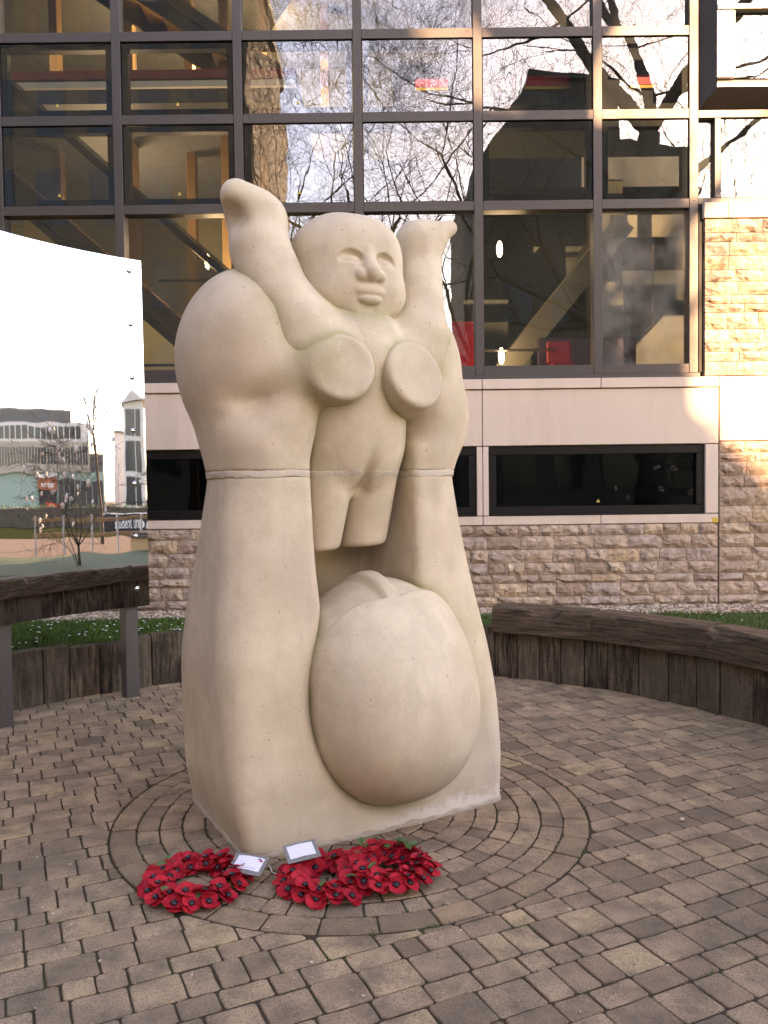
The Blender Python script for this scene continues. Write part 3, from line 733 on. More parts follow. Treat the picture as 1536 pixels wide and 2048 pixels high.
def stair(name, x0, z0, x1, z1, y, wd, side):
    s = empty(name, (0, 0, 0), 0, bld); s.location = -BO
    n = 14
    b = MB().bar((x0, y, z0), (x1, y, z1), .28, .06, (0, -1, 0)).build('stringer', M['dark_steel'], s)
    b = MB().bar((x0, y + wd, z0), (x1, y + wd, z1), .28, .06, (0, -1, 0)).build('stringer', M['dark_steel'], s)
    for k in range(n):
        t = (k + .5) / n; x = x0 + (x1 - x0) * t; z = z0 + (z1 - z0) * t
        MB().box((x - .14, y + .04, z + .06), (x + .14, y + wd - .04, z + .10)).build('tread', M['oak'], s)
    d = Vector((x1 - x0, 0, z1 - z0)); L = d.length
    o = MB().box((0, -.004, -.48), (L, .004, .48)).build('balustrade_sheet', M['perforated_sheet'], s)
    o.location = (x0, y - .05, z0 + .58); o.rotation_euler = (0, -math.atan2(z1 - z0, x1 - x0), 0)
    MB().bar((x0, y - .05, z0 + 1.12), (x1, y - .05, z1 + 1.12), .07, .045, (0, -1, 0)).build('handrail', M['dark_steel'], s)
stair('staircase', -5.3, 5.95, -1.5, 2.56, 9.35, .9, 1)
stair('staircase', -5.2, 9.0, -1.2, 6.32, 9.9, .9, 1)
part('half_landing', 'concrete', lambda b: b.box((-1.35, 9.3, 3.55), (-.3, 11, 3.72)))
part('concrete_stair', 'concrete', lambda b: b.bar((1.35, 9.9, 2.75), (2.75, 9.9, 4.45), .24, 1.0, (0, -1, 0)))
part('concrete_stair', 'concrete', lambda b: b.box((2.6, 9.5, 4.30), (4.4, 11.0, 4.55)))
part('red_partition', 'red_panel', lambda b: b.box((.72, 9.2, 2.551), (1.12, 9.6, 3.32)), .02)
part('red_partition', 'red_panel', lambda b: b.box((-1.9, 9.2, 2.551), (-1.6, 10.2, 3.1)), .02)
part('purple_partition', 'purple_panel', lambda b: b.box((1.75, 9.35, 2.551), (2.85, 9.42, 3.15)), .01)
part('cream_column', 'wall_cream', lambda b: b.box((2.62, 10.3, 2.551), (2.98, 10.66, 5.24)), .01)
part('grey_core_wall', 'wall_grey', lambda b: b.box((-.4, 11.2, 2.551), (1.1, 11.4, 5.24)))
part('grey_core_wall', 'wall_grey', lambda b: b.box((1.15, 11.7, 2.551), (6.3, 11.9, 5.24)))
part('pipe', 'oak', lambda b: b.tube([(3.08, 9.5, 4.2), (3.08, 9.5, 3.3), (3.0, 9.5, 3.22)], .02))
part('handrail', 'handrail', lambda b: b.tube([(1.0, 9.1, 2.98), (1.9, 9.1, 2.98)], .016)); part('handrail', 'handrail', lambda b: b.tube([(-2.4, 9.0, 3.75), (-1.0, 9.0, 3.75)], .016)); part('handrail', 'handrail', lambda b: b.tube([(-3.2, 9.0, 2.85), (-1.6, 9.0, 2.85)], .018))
# red tub chair
ch = empty('red_chair', (1.93, 9.0, 2.55)); tag(ch, 'small bright red chair just inside the large window', 'chair')
MB().box((-.13, -.13, .20), (.13, .13, .27)).build('seat', M['red_panel'], ch, bevel=.03); MB().box((-.13, .10, .28), (.13, .14, .52)).build('backrest', M['red_panel'], ch, bevel=.015); MB().tube([(0, 0, 0), (0, 0, .20)], .02).build('pedestal', M['handrail'], ch)
# round wall lamps; the two far inside are added to brighten the interior
def lamp(x, y, z, power, label):
    e = empty('wall_lamp', (x, y, z)); tag(e, label, 'lamp', 'lit round lamps inside the building')
    bm = bmesh.new(); bmesh.ops.create_uvsphere(bm, u_segments=16, v_segments=10, radius=.075)
    for v in bm.verts: v.co.y *= .3; v.co.x *= .45; v.co.z *= 1.25
    me = bpy.data.meshes.new('diffuser'); bm.to_mesh(me); bm.free(); me.materials.append(M['lamp_face']); inst('diffuser', me, e, (0, 0, 0))
    MB().box((-.02, .02, -.04), (.02, .06, .04)).build('wall_bracket', M['dark_steel'], e)
    ld = bpy.data.lights.new('glow', 'POINT'); ld.energy = power; ld.color = (1, .80, .50); ld.shadow_soft_size = .25
    l = bpy.data.objects.new('lamp_light', ld); C.objects.link(l); l.parent = e; l.location = (0, -.2, 0)
lamp(1.34, 9.45, 4.17, 3.5, 'lit oval lamp high behind the large pane right of the child')
lamp(1.33, 9.30, 2.95, 2.5, 'lit oval lamp low behind the large pane, above the inside handrail')
lamp(-2.02, 9.75, 4.15, 20, 'lit oval lamp behind the glass above the mirror panel')
lamp(-3.6, 11.6, 4.6, 45, 'oval lamp added far inside to light the space behind the left staircase'); lamp(-1.9, 11.5, 7.2, 90, 'oval lamp added on the upper floor to light the space behind the timber columns')
# ---------------------------------------------------------------- what the glass and the mirror reflect (behind and beside the camera)
# --- dark clad hall opposite: casts the shade over the court
hall = empty('dark_clad_hall', (7.5, -14, 0)); tag(hall, 'dark ribbed hall opposite, seen reflected in the upper windows', 'building')
HO = Vector((7.5, -14, 0))
def hp(name, mat, fn, parent=None):
    b = MB(); fn(b); o = b.build(name, M[mat], parent or hall)
    if parent is None: o.location = -HO
    return o
def prism(b, poly, y0, y1):
    n = len(poly); b.add([(x, y0, z) for x, z in poly] + [(x, y1, z) for x, z in poly], [tuple(range(n))[::-1], tuple(range(n, 2 * n))] + [((i + 1) % n, i, n + i, n + (i + 1) % n)[::-1] for i in range(n)])
hp('wall', 'clad_dark', lambda b: prism(b, [(3.6, -.1), (11.5, -.1), (11.5, 13.7), (8.9, 14.1), (8.6, 16.0), (5.6, 16.2), (3.6, 13.6)], -24, -14))
hp('roof', 'roof_grey', lambda b: prism(b, [(5.5, 16.22), (8.7, 16.02), (8.7, 16.2), (5.5, 16.45)], -24.2, -13.8))
hp('side_wing', 'beige_clad', lambda b: prism(b, [(11.52, -.1), (17, -.1), (17, 5.9), (11.52, 11.3)], -22, -14.5))
for k in range(4):
    for z in (1.2, 4.4, 7.4):
        w0 = hp('window', 'far_glass', lambda b: b.box((4.4 + k * 1.9, -13.99, z), (5.5 + k * 1.9, -13.95, z + 1.5)))
# --- tall buff building to the left behind the camera
tb = empty('tall_buff_building', (-12, -19, 0)); tag(tb, 'tall buff brick building, its corner reflected in the left panes', 'building')
TO = Vector((-12, -19, 0))
MB().box((-45, -32, -.1), (-5.4, -19, 24)).build('wall', M['brick_buff'], tb).location = -TO
for k in range(7):
    for q in range(6):
        o = MB().box((-21 + k * 2.2, -18.99, 2 + q * 3.6), (-19.8 + k * 2.2, -18.95, 4.2 + q * 3.6)).build('window', M['far_glass'], tb); o.location = -TO
MB().box((-22.2, -32.2, 24.01), (-5.2, -18.8, 24.4)).build('parapet', M['white_render'], tb).location = -TO
dbk = empty('added_horizon_block', (-1, -36, 0)); tag(dbk, 'low distant block added behind the camera to close off horizon sky, reflected in the dark strip windows', 'building')  # added to keep low horizon sky out of the strip window reflections
MB().box((-5, -4, -.1), (6.5, 4, 7)).build('wall', M['clad_dark'], dbk); MB().box((-5.2, -4.2, 7.01), (6.7, 4.2, 7.4)).build('roof', M['roof_grey'], dbk)
for k in range(5): MB().box((-4.4 + k * 2.1, 4.01, 1.2), (-3.0 + k * 2.1, 4.05, 2.8)).build('window', M['far_glass'], dbk)
# --- pale-green student building seen in the polished panel, far to the right
D = 78.0
def far(az, dist=D): return Vector((-1.8 + dist * math.cos(R(az)), 5.8 + dist * math.sin(R(az)), 0))
gb = empty('green_clad_building', far(-8)); tag(gb, 'pale green clad campus building with a shop sign, reflected in the mirror panel', 'building')
gb.rotation_euler = (0, 0, R(-8 - 90))       # local x runs along the front (to the right seen from the panel), local -y faces it
MB().box((-22, 0, 0), (18, 14, 3.9)).build('ground_floor_wall', M['green_clad'], gb)
MB().box((-22, -.3, 3.91), (13, 14, 6.9)).build('first_floor_wall', M['beige_clad'], gb)
MB().box((-22, -.1, 6.91), (13, 14, 8.6)).build('upper_wall', M['white_render'], gb)
MB().box((-20, 2, 8.61), (7, 13, 10.0)).build('roof_storey', M['roof_grey'], gb)
MB().box((13.01, 1.5, 3.91), (18, 14, 5.6)).build('wing_wall', M['roof_grey'], gb)
for k in range(16):
    x = -21 + k * 2.1
    o = MB().box((x, -.36, 4.6), (x + 1.7, -.31, 6.3)).build('window', M['far_glass'], gb); MB().box((x + .8, -.40, 4.6), (x + .9, -.365, 6.3)).build('glazing_bar', M['white_render'], o)
    if k < 15: MB().box((x, -.16, 7.2), (x + 1.7, -.11, 8.3)).build('window', M['far_glass'], gb)
for k in range(8): o = MB().box((1.5 + k * 2.0, -.06, .2), (3.3 + k * 2.0, -.01, 3.3)).build('shopfront_window', M['far_glass'], gb)
MB().box((-5.2, -.5, 0), (.6, -.02, 2.35)).build('entrance_recess', M['banner_black'], gb)
MB().box((-5.4, -.7, 2.36), (.8, -.02, 3.55)).build('sign_board', M['sign_brown'], gb)
MB().box((-6.0, -.9, 3.56), (1.2, -.02, 3.85)).build('canopy', M['white_render'], gb)
def text(body, size, parent, loc, rot, mat, wide=1.0):
    cu = bpy.data.curves.new('lettering', 'FONT'); cu.body = body; cu.size = size; cu.extrude = .03; cu.align_x = 'CENTER'; cu.align_y = 'CENTER'
    tmp = bpy.data.objects.new('tmp', cu); C.objects.link(tmp); dg = bpy.context.evaluated_depsgraph_get()
    me = bpy.data.meshes.new_from_object(tmp.evaluated_get(dg)); bpy.data.objects.remove(tmp)
    me.materials.clear(); me.materials.append(M[mat]); me.name = 'lettering'
    o = inst('lettering', me, parent, loc, rot, (wide, 1, 1)); return o
text('suz shop', .85, gb, (-2.3, -.76, 2.95), (R(90), 0, 0), 'letter_white', 1.45)
tw = empty('lift_tower', far(-28.5, 74)); tag(tw, 'glazed tower with a small peaked roof, reflected at the mirror edge', 'tower'); tw.rotation_euler = (0, 0, R(-28.5 - 90))
MB().box((-3.2, 0, 0), (3.2, 6, 10.4)).build('core_wall', M['white_render'], tw)
for k in range(3): 
    o = MB().box((-2.6, -.06, 1.0 + k * 3.1), (.6, -.01, 3.6 + k * 3.1)).build('window', M['far_glass'], tw); MB().box((.9, -.06, 1.0 + k * 3.1), (2.6, -.01, 3.6 + k * 3.1)).build('window', M['far_glass'], tw)
MB().add([(-3.8, -.5, 10.42), (3.8, -.5, 10.42), (3.8, 6.4, 10.42), (-3.8, 6.4, 10.42), (0, 3, 12.0)], [(0, 1, 4), (1, 2, 4), (2, 3, 4), (3, 0, 4), (3, 2, 1, 0)]).build('roof', M['beige_clad'], tw)
wr_ = empty('white_block', far(-24.2, 90)); tag(wr_, 'plain white rendered block behind the tower, reflected in the mirror panel', 'building'); wr_.rotation_euler = (0, 0, R(-24.2 - 90))
MB().box((-1, 0, 0), (5, 8, 8.4)).build('wall', M['white_render'], wr_); MB().box((-1.2, -.2, 8.41), (5.2, 8.2, 8.7)).build('roof', M['roof_grey'], wr_)
bn = empty('banner_fence', far(-27, 34)); tag(bn, 'black banner fence with white student union lettering, reflected in the mirror panel', 'fence'); bn.rotation_euler = (0, 0, R(-27 - 90))
MB().box((-4.0, 0, -.05), (6, .06, .75)).build('banner', M['banner_black'], bn); MB().box((-4.0, -.03, .76), (6, .05, .80)).build('top_rail', M['letter_white'], bn); MB().box((-4.0, -.03, -.1), (6, .05, -.06)).build('bottom_rail', M['letter_white'], bn)
text('student union', .62, bn, (.2, -.05, .36), (R(90), 0, 0), 'letter_white', 1.35)
br = empty('red_barrier', far(-7.6, 62)); tag(br, 'red plastic barrier outside the shop, reflected in the mirror panel', 'barrier'); br.rotation_euler = (0, 0, R(-97))
for k in range(2): MB().box((-2 + k * 2.1, 0, .05), (0 + k * 2.1, .06, 1.1)).build('barrier_panel', M['barrier_red'], br); MB().box((-1.2 + k * 2.1, -.25, 0), (-.8 + k * 2.1, .3, .05)).build('foot', M['banner_black'], br)
# --- road, verge and planter between
def strip(name, mat, x0, x1, y0, y1, z):
    o = MB().add([(x0, y0, z), (x1, y0, z), (x1, y1, z), (x0, y1, z)], [(0, 1, 2, 3)]).build(name, M[mat]); tag(o, kind='structure'); return o
strip('verge', 'verge', 26, 60, -40, 30, -.052); strip('road', 'asphalt', 8, 15, -60, 40, -.050); strip('forecourt', 'kerb', 64, 72, -60, 30, -.048)
pl = empty('timber_planter', (9.2, -2.6, 0)); tag(pl, 'timber sided planter beside the path, reflected low in the mirror panel', 'planter')
MB().box((-1.2, -2.2, -.05), (1.2, 2.2, .62)).build('sides', M['oak'], pl); MB().box((-1.3, -2.3, .63), (1.3, 2.3, .70)).build('rim', M['timber'], pl); MB().box((-1.1, -2.1, .71), (1.1, 2.1, .74)).build('soil', M['joint_sand'], pl)
fn = empty('rail_fence', (15.6, -4, 0)); tag(fn, 'low post and rail fence along the grass, reflected in the mirror panel', 'fence')
for k in range(9): MB().box((-.06, -9 + k * 2.2, -.05), (.06, -8.86 + k * 2.2, 1.0)).build('post', M['white_render'], fn)
for z in (.45, .85): MB().box((-.03, -9, z), (.03, 8.9, z + .09)).build('rail', M['oak'], fn)
# brick block added out of view to cut sky light from the left
lw = empty('added_left_blocker', (-9.5, 2, 0)); tag(lw, 'plain brick block added outside the picture to darken the left side', 'building')
MB().box((-8, -9, -.1), (0, 6.2, 7.2)).build('wall', M['brick_buff'], lw); MB().box((-8.2, -9.2, 7.21), (.2, 6.25, 7.5)).build('parapet', M['white_render'], lw)
for k in range(5):
    for q in range(2): MB().box((.01, -8 + k * 2.8, 1.5 + q * 3.4), (.05, -6.4 + k * 2.8, 3.6 + q * 3.4)).build('window', M['far_glass'], lw)
# clipped evergreen hedge along the verge
hb = bmesh.new(); hv = []; hf = []
for k in range(5200):
    x, y, z = RNG.uniform(38, 40), RNG.uniform(-26, 16), RNG.uniform(0, 1.15); s = RNG.uniform(.05, .12); n = len(hv)
    d1 = Vector(RNG.normal(0, 1, 3)).normalized() * s; d2 = Vector(RNG.normal(0, 1, 3)).normalized() * s; c0 = Vector((x, y, z))
    hv += [c0 - d1, c0 + d2, c0 + d1, c0 - d2]; hf.append((n, n + 1, n + 2, n + 3))
hb.free(); hg = empty('clipped_hedge', (39, -5, 0)); tag(hg, 'dark clipped hedge across the verge, reflected in the mirror panel', 'hedge')
MB().box((-.8, -21, -.05), (.8, 21, 1.0)).build('branches', M['bark'], hg)
o = MB().add([v - Vector((39, -5, 0)) for v in hv], hf).build('foliage', M['planter_green'], hg)
# --- bare trees
def tree(name, base, height, r0, seed, label, depth=6, spread=.62, lean=(0, 0), fork=.28, twig=.010, upward=.10, kmax=14000):
    rg = random.Random(seed); e = empty(name, base); tag(e, label, 'tree', 'bare trees around the court')
    tm = MB(); bmb = MB()
    stack = [(Vector((0, 0, -.1)), Vector((lean[0], lean[1], 1)).normalized(), height * fork, r0, 0)]
    cnt = 0
    head = 0
    while head < len(stack):
        p, d, L, r, lv = stack[head]; head += 1
        cnt += 1
        if cnt > kmax: break
        segs = 5 if lv < 2 else (4 if lv < 4 else 3)
        pts = [p]; rad = [r]; q = p.copy(); dd = d.copy()
        for s in range(segs):
            dd = (dd + Vector((rg.gauss(0, .16), rg.gauss(0, .16), rg.gauss(0, .10) + upward * .5))).normalized() if lv else (dd + Vector((rg.gauss(0, .04), rg.gauss(0, .04), 0))).normalized()
            q = q + dd * (L / segs); pts.append(q.copy()); rad.append(max(.0028, r * (1 - .42 * (s + 1) / segs)))
        (tm if lv == 0 else bmb).tube(pts, rad, 10 if lv == 0 else (7 if lv == 1 else (5 if lv < 4 else 3)), lv < 2)
        if lv >= depth: continue
        nchild = 8 if lv == 0 else rg.choice([2, 3, 3, 4])
        for c in range(nchild):
            i = segs if (c < 2 + 2 * (lv == 0)) else rg.randint(max(1, segs // 2), segs)
            ax = Vector((rg.gauss(0, 1), rg.gauss(0, 1), rg.gauss(0, .5))).normalized()
            nd = (dd + ax * spread * rg.uniform(.6, 1.3) + Vector((0, 0, upward))).normalized()
            stack.append((pts[i].copy(), nd, L * rg.uniform(.58, .86) if lv else height * rg.uniform(.20, .28), max(.004, rad[i] * (rg.uniform(.45, .72) if (lv or c < 3) else rg.uniform(.25, .4))), lv + 1))
        # stray side twigs
        if 1 <= lv < depth - 1:
            for c in range(2):
                i = rg.randint(1, segs); ax = Vector((rg.gauss(0, 1), rg.gauss(0, 1), rg.gauss(0, .7))).normalized()
                stack.append((pts[i].copy(), (dd * .4 + ax).normalized(), L * .45, max(.004, rad[i] * .35), max(lv + 2, depth - 1)))
    tm.build('trunk', M['bark'], e, True); bmb.build('branches', M['bark'], e, True)
    return e
tree('bare_tree', (8.6, -9.5, 0), 27, .58, 4, 'great bare tree with a thick dark trunk, reflected at the right of the windows', 7, .78, (-.05, 0), .46, upward=.04, kmax=20000)
tree('bare_tree', (-1.9, -11.0, 0), 24, .30, 12, 'slender bare tree reflected in the middle panes', 7, .78, (.06, 0), .24, upward=.05, kmax=17000)
tree('bare_tree', (13.4, -10.5, 0), 19, .26, 55, 'bare tree whose limbs show in the panes under the metal bay', 6, .74, (-.06, 0), .30, kmax=6000)
tree('bare_tree', (3.4, -7.5, 0), 19, .20, 29, 'young bare tree with fine twigs reflected above the child', 6, .72, (-.05, 0), .26, kmax=9000)
tree('bare_tree', (21, -2.5, 0), 13, .20, 77, 'thin bare tree beyond the path, its twigs faint in the sky of the mirror panel', 5, .75, (0, .1), .30, upward=.02, kmax=1500)
# magnolia by the path with pale flowers, seen in the mirror
mg = tree('flowering_shrub', (6.3, 3.6, 0), 4.6, .07, 41, 'bare shrub carrying a few pale blossoms, reflected at the left of the mirror panel', 5, .85, (0, 0), .16, upward=-.02, kmax=2500); mg['category'] = 'shrub'; del mg['group']
br_ = [c for c in mg.children if c.name.startswith('branches')][0]
rg = random.Random(6); co = [v.co for v in br_.data.vertices if v.co.z > .9]
bl = bmesh.new(); bmesh.ops.create_icosphere(bl, subdivisions=1, radius=.06); BL = bpy.data.meshes.new('blossom'); bl.to_mesh(BL); bl.free(); BL.materials.append(M['blossom'])
for v in BL.vertices: v.co.z *= .6; v.co *= rg.uniform(.75, 1.3)
for k in range(46): inst('blossom', BL, mg, rg.choice(co), (rg.uniform(0, 3), rg.uniform(0, 3), 0))
# ---------------------------------------------------------------- sculpture
def smin(a, b, k):
    h = np.clip(0.5 + 0.5 * (b - a) / k, 0, 1)
    return b + (a - b) * h - k * h * (1 - h)
def smax(a, b, k): return -smin(-a, -b, k)
def ell(p, c, r, rot=None):
    x, y, z = p[0] - c[0], p[1] - c[1], p[2] - c[2]
    if rot is not None:
        m = np.array(Euler([math.radians(a) for a in rot]).to_matrix()).T
        x, y, z = (m[0, 0] * x + m[0, 1] * y + m[0, 2] * z, m[1, 0] * x + m[1, 1] * y + m[1, 2] * z,
                   m[2, 0] * x + m[2, 1] * y + m[2, 2] * z)
    k0 = np.sqrt((x / r[0]) ** 2 + (y / r[1]) ** 2 + (z / r[2]) ** 2)
    k1 = np.sqrt((x / r[0] ** 2) ** 2 + (y / r[1] ** 2) ** 2 + (z / r[2] ** 2) ** 2) + 1e-6
    return k0 * (k0 - 1.0) / k1
def sell(p, c, r, rot, e):
    x, y, z = p[0] - c[0], p[1] - c[1], p[2] - c[2]
    m = np.array(Euler([math.radians(a) for a in rot]).to_matrix()).T
    x, y, z = (m[0, 0] * x + m[0, 1] * y + m[0, 2] * z, m[1, 0] * x + m[1, 1] * y + m[1, 2] * z,
               m[2, 0] * x + m[2, 1] * y + m[2, 2] * z)
    return ((np.abs(x / r[0]) ** e + np.abs(y / r[1]) ** e + np.abs(z / r[2]) ** e) ** (1 / e) - 1) * min(r)
def cone(p, a, b, ra, rb, flat=1.0):
    a = np.array(a, float); b = np.array(b, float); ba = b - a
    t = np.clip(((p[0] - a[0]) * ba[0] + (p[1] - a[1]) * ba[1] + (p[2] - a[2]) * ba[2]) / (ba @ ba), 0, 1)
    dx, dy, dz = p[0] - a[0] - t * ba[0], p[1] - a[1] - t * ba[1], p[2] - a[2] - t * ba[2]
    return np.sqrt(dx * dx + (dy / flat) ** 2 + dz * dz) - (ra + t * (rb - ra))
def disc(p, c, n, r, h0, h1, rnd):
    # cylinder along n from c+h0*n to c+h1*n, rounded edge
    n = np.array(n, float); n /= np.linalg.norm(n)
    x, y, z = p[0] - c[0], p[1] - c[1], p[2] - c[2]
    t = x * n[0] + y * n[1] + z * n[2]
    rad = np.sqrt(np.maximum(x * x + y * y + z * z - t * t, 1e-12))
    q0 = rad - (r - rnd); q1 = np.abs(t - (h0 + h1) / 2) - ((h1 - h0) / 2 - rnd)
    return np.sqrt(np.maximum(q0, 0) ** 2 + np.maximum(q1, 0) ** 2) + np.minimum(np.maximum(q0, q1), 0) - rnd
def prof(z, zs, vs):
    zz = np.linspace(zs[0], zs[-1], 200); v = np.interp(zz, zs, vs)
    ker = np.hanning(31); ker /= ker.sum()
    v = np.convolve(np.pad(v, 15, mode='edge'), ker, 'valid')
    return np.interp(z, zz, v)
def rbox(qu, qv, r):
    qu = qu + r; qv = qv + r
    return np.sqrt(np.maximum(qu, 0) ** 2 + np.maximum(qv, 0) ** 2) + np.minimum(np.maximum(qu, qv), 0) - r

def surface_nets(f, lo, hi, h):
    n = [int(round((hi[i] - lo[i]) / h)) + 1 for i in range(3)]
    ax = [np.linspace(lo[i], lo[i] + h * (n[i] - 1), n[i]) for i in range(3)]
    P = (ax[0][:, None, None], ax[1][None, :, None], ax[2][None, None, :])
    D = np.broadcast_to(f(P), n).astype(np.float32)
    S = D < 0
    nx, ny, nz = n
    acc = np.zeros((nx - 1, ny - 1, nz - 1, 3), np.float32); cnt = np.zeros((nx - 1, ny - 1, nz - 1), np.float32)
    for ax_ in range(3):
        a = [slice(None)] * 3; b = [slice(None)] * 3
        a[ax_] = slice(0, -1); b[ax_] = slice(1, None)
        d0, d1 = D[tuple(a)], D[tuple(b)]
        cr = (d0 < 0) != (d1 < 0)
        idx = np.argwhere(cr)
        t = d0[cr] / (d0[cr] - d1[cr])
        pos = idx.astype(np.float32); pos[:, ax_] += t
        o1, o2 = [i for i in range(3) if i != ax_]
        for s1 in (0, 1):
            for s2 in (0, 1):
                c = idx.copy(); c[:, o1] -= s1; c[:, o2] -= s2
                ok = np.all((c >= 0) & (c < np.array(acc.shape[:3])), axis=1)
                cc = c[ok]
                np.add.at(acc, (cc[:, 0], cc[:, 1], cc[:, 2]), pos[ok]); np.add.at(cnt, (cc[:, 0], cc[:, 1], cc[:, 2]), 1)
    has = cnt > 0
    vid = -np.ones(has.shape, np.int64); vid[has] = np.arange(has.sum())
    V = acc[has] / cnt[has][:, None] * h + np.array(lo)
    Q = []
    for ax_ in range(3):
        a = [slice(1, -1)] * 3; b = [slice(1, -1)] * 3
        a[ax_] = slice(0, -1); b[ax_] = slice(1, None)
        s0, s1 = S[tuple(a)], S[tuple(b)]
        idx = np.argwhere(s0 != s1)
        if not len(idx): continue
        flip = s0[tuple(idx.T)]
        o1, o2 = [(1, 2), (2, 0), (0, 1)][ax_]
        off = np.ones(3, int); off[ax_] = 0
        g = idx + off
        def at(d1, d2):
            c = g.copy(); c[:, o1] += d1; c[:, o2] += d2
            return vid[c[:, 0], c[:, 1], c[:, 2]]
        q = np.stack([at(-1, -1), at(0, -1), at(0, 0), at(-1, 0)], 1)
        q[~flip] = q[~flip][:, ::-1]
        Q.append(q)
    Q = np.concatenate(Q); Q = Q[(Q >= 0).all(1)]
    return V, Q

# --- profiles of the lower block (u half widths, front and back faces by height)
def lower_body(p):
    u, v, z = p
    hl = prof(z, [0, .2, .5, .75, 1.0, 1.3, 1.59, 1.75], [.645, .69, .705, .715, .69, .66, .635, .63])
    hr = prof(z, [0, .2, .5, .75, 1.0, 1.3, 1.59, 1.75], [.665, .69, .70, .68, .64, .59, .55, .55])
    vf = prof(z, [0, .3, .7, 1.0, 1.3, 1.59, 1.75], [-.425, -.425, -.39, -.35, -.32, -.30, -.30])
    vb = prof(z, [0, .5, 1.0, 1.3, 1.59, 1.75], [.40, .42, .40, .30, .22, .22])
    vf = vf - .035 * np.clip(1 - (u / .6) ** 2, 0, 1) * np.clip(1 - z / .5, 0, 1)
    d = rbox(np.maximum(-u - hl, u - hr), np.maximum(vf - v, v - vb), prof(z, [0, .4, 1.1, 1.75], [.05, .11, .19, .20]))
    return d
def f_lower(p, clip=True):
    u, v, z = p
    d = lower_body(p)
    # opening between the two raised arms
    iw = prof(z, [.6, .9, 1.2, 1.6, 1.75], [.20, .245, .265, .27, .27])
    slot = rbox(np.maximum(-u - iw, u - iw * .93), np.maximum(-1.2 - v, v - .20), .06)
    slot = smax(slot, .62 - z, .1)
    d = smax(d, -slot, .05)
    # hollow the stone rolls into around the head
    d = smax(d, -(ell(p, (.05, -.44, .60), (.375, .40, .50)) ), .10)
    if not clip: return d
    d = smax(d, z - 1.583, .002)
    d = smax(d, -z, .01)
    return d
def sstep(x, a, b):
    t = np.clip((x - a) / (b - a), 0, 1); return t * t * (3 - 2 * t)
def f_mhead(p):
    u, v, z = p
    d = sell(p, (.085, -.28, .61), (.415, .42, .535), (-26, 0, 0), 2.25)
    # face turned to the sky: eye hollows behind a crisp brow, with a straight nose
    un = u - .035
    nw = np.interp(v, [-.49, -.43, -.17], [.016, .024, .050])
    vb = -.455 + .30 * np.maximum(np.abs(un) - .03, 0)
    top = sstep(z, .85, .93)
    hol = sstep(v - vb, -.012, .018) * sstep(np.abs(un) - nw, -.006, .022) * (1 - .7 * sstep(v, -.26, .0)) * (1 - sstep(np.abs(un), .20, .32))
    ns = (1 - sstep(np.abs(un) - nw, -.03, .012)) * sstep(v, -.47, -.36) * (1 - sstep(v, -.19, -.14))
    return d + (.026 * hol - .003 * ns) * top
def hand(p, s, clip=True):
    u, v, z = p
    if s < 0:
        d = ell(p, (-.495, .01, 2.17), (.275, .355, .37), (0, 12, 0))
        d = smin(d, ell(p, (-.455, -.02, 1.88), (.215, .275, .30)), .16)
        w = smax(smax(f_lower(p, False), u + .10, .02), z - 1.74, .08)
        d = smin(d, w, .14)
        d = smax(d, -ell(p, (-.46, -.37, 1.93), (.24, .15, .055), (0, -18, 0)), .10)
        th = disc(p, (-.18, -.43, 2.055), (-.20, -.95, .16), .148, -.30, 0, .022)
        th = smin(th, cone(p, (-.46, -.12, 2.04), (-.24, -.29, 2.065), .17, .148), .05)
        d = smin(d, th, .06)
        d = smin(d, ell(p, (-.335, -.19, 1.86), (.125, .135, .17)), .08)
    else:
        d = ell(p, (.415, .0, 2.10), (.235, .31, .37), (0, -4, 0))
        d = smin(d, ell(p, (.435, -.08, 1.82), (.185, .215, .22)), .15)
        w = smax(smax(f_lower(p, False), .10 - u, .02), z - 1.74, .08)
        d = smin(d, w, .12)
        th = disc(p, (.195, -.43, 2.045), (.16, -.93, .26), .163, -.30, 0, .024)
        d = smin(d, cone(p, (.46, -.10, 1.88), (.30, -.24, 1.99), .17, .13), .10)
        d = smin(d, th, .035)
    return smax(d, 1.607 - z, .002) if clip else d
def f_child(p):
    u, v, z = p
    d = ell(p, (0, -.16, 1.97), (.255, .235, .46), (3, 0, 0))
    d = smin(d, ell(p, (0, -.15, 1.74), (.245, .20, .24)), .1)
    d = smin(d, ell(p, (0, -.17, 2.12), (.27, .21, .15)), .12)
    d = smin(d, cone(p, (0, -.17, 2.2), (0, -.16, 2.42), .15, .13), .10)
    for s in (-1, 1):
        d = smin(d, cone(p, (s * .20, -.18, 2.06), (s * .31, -.17, 2.24), .15, .13), .10)
    legs = np.minimum(cone(p, (-.118, -.160, 1.72), (-.168, -.15, 1.16), .138, .066),
                      cone(p, (.130, -.14, 1.72), (.055, -.10, 1.16), .130, .108))
    d = smin(d, legs, .03)
    g = cone(p, (0, -.39, 1.68), (-.01, -.24, 1.52), .006, .026)
    return smax(d, -g, .05)
def f_cbody(p): return smax(f_child(p), 1.597 - p[2], .004)
def f_cleg(p, s):
    u, v, z = p
    d = smax(f_child(p), z - 1.593, .004)
    w = (z - 1.59) * .22
    d = np.maximum(d, -.004 + w - u if s > 0 else u - .003 - w)
    return smax(d, (1.245 - z) + (u + .1) * .05, .03)
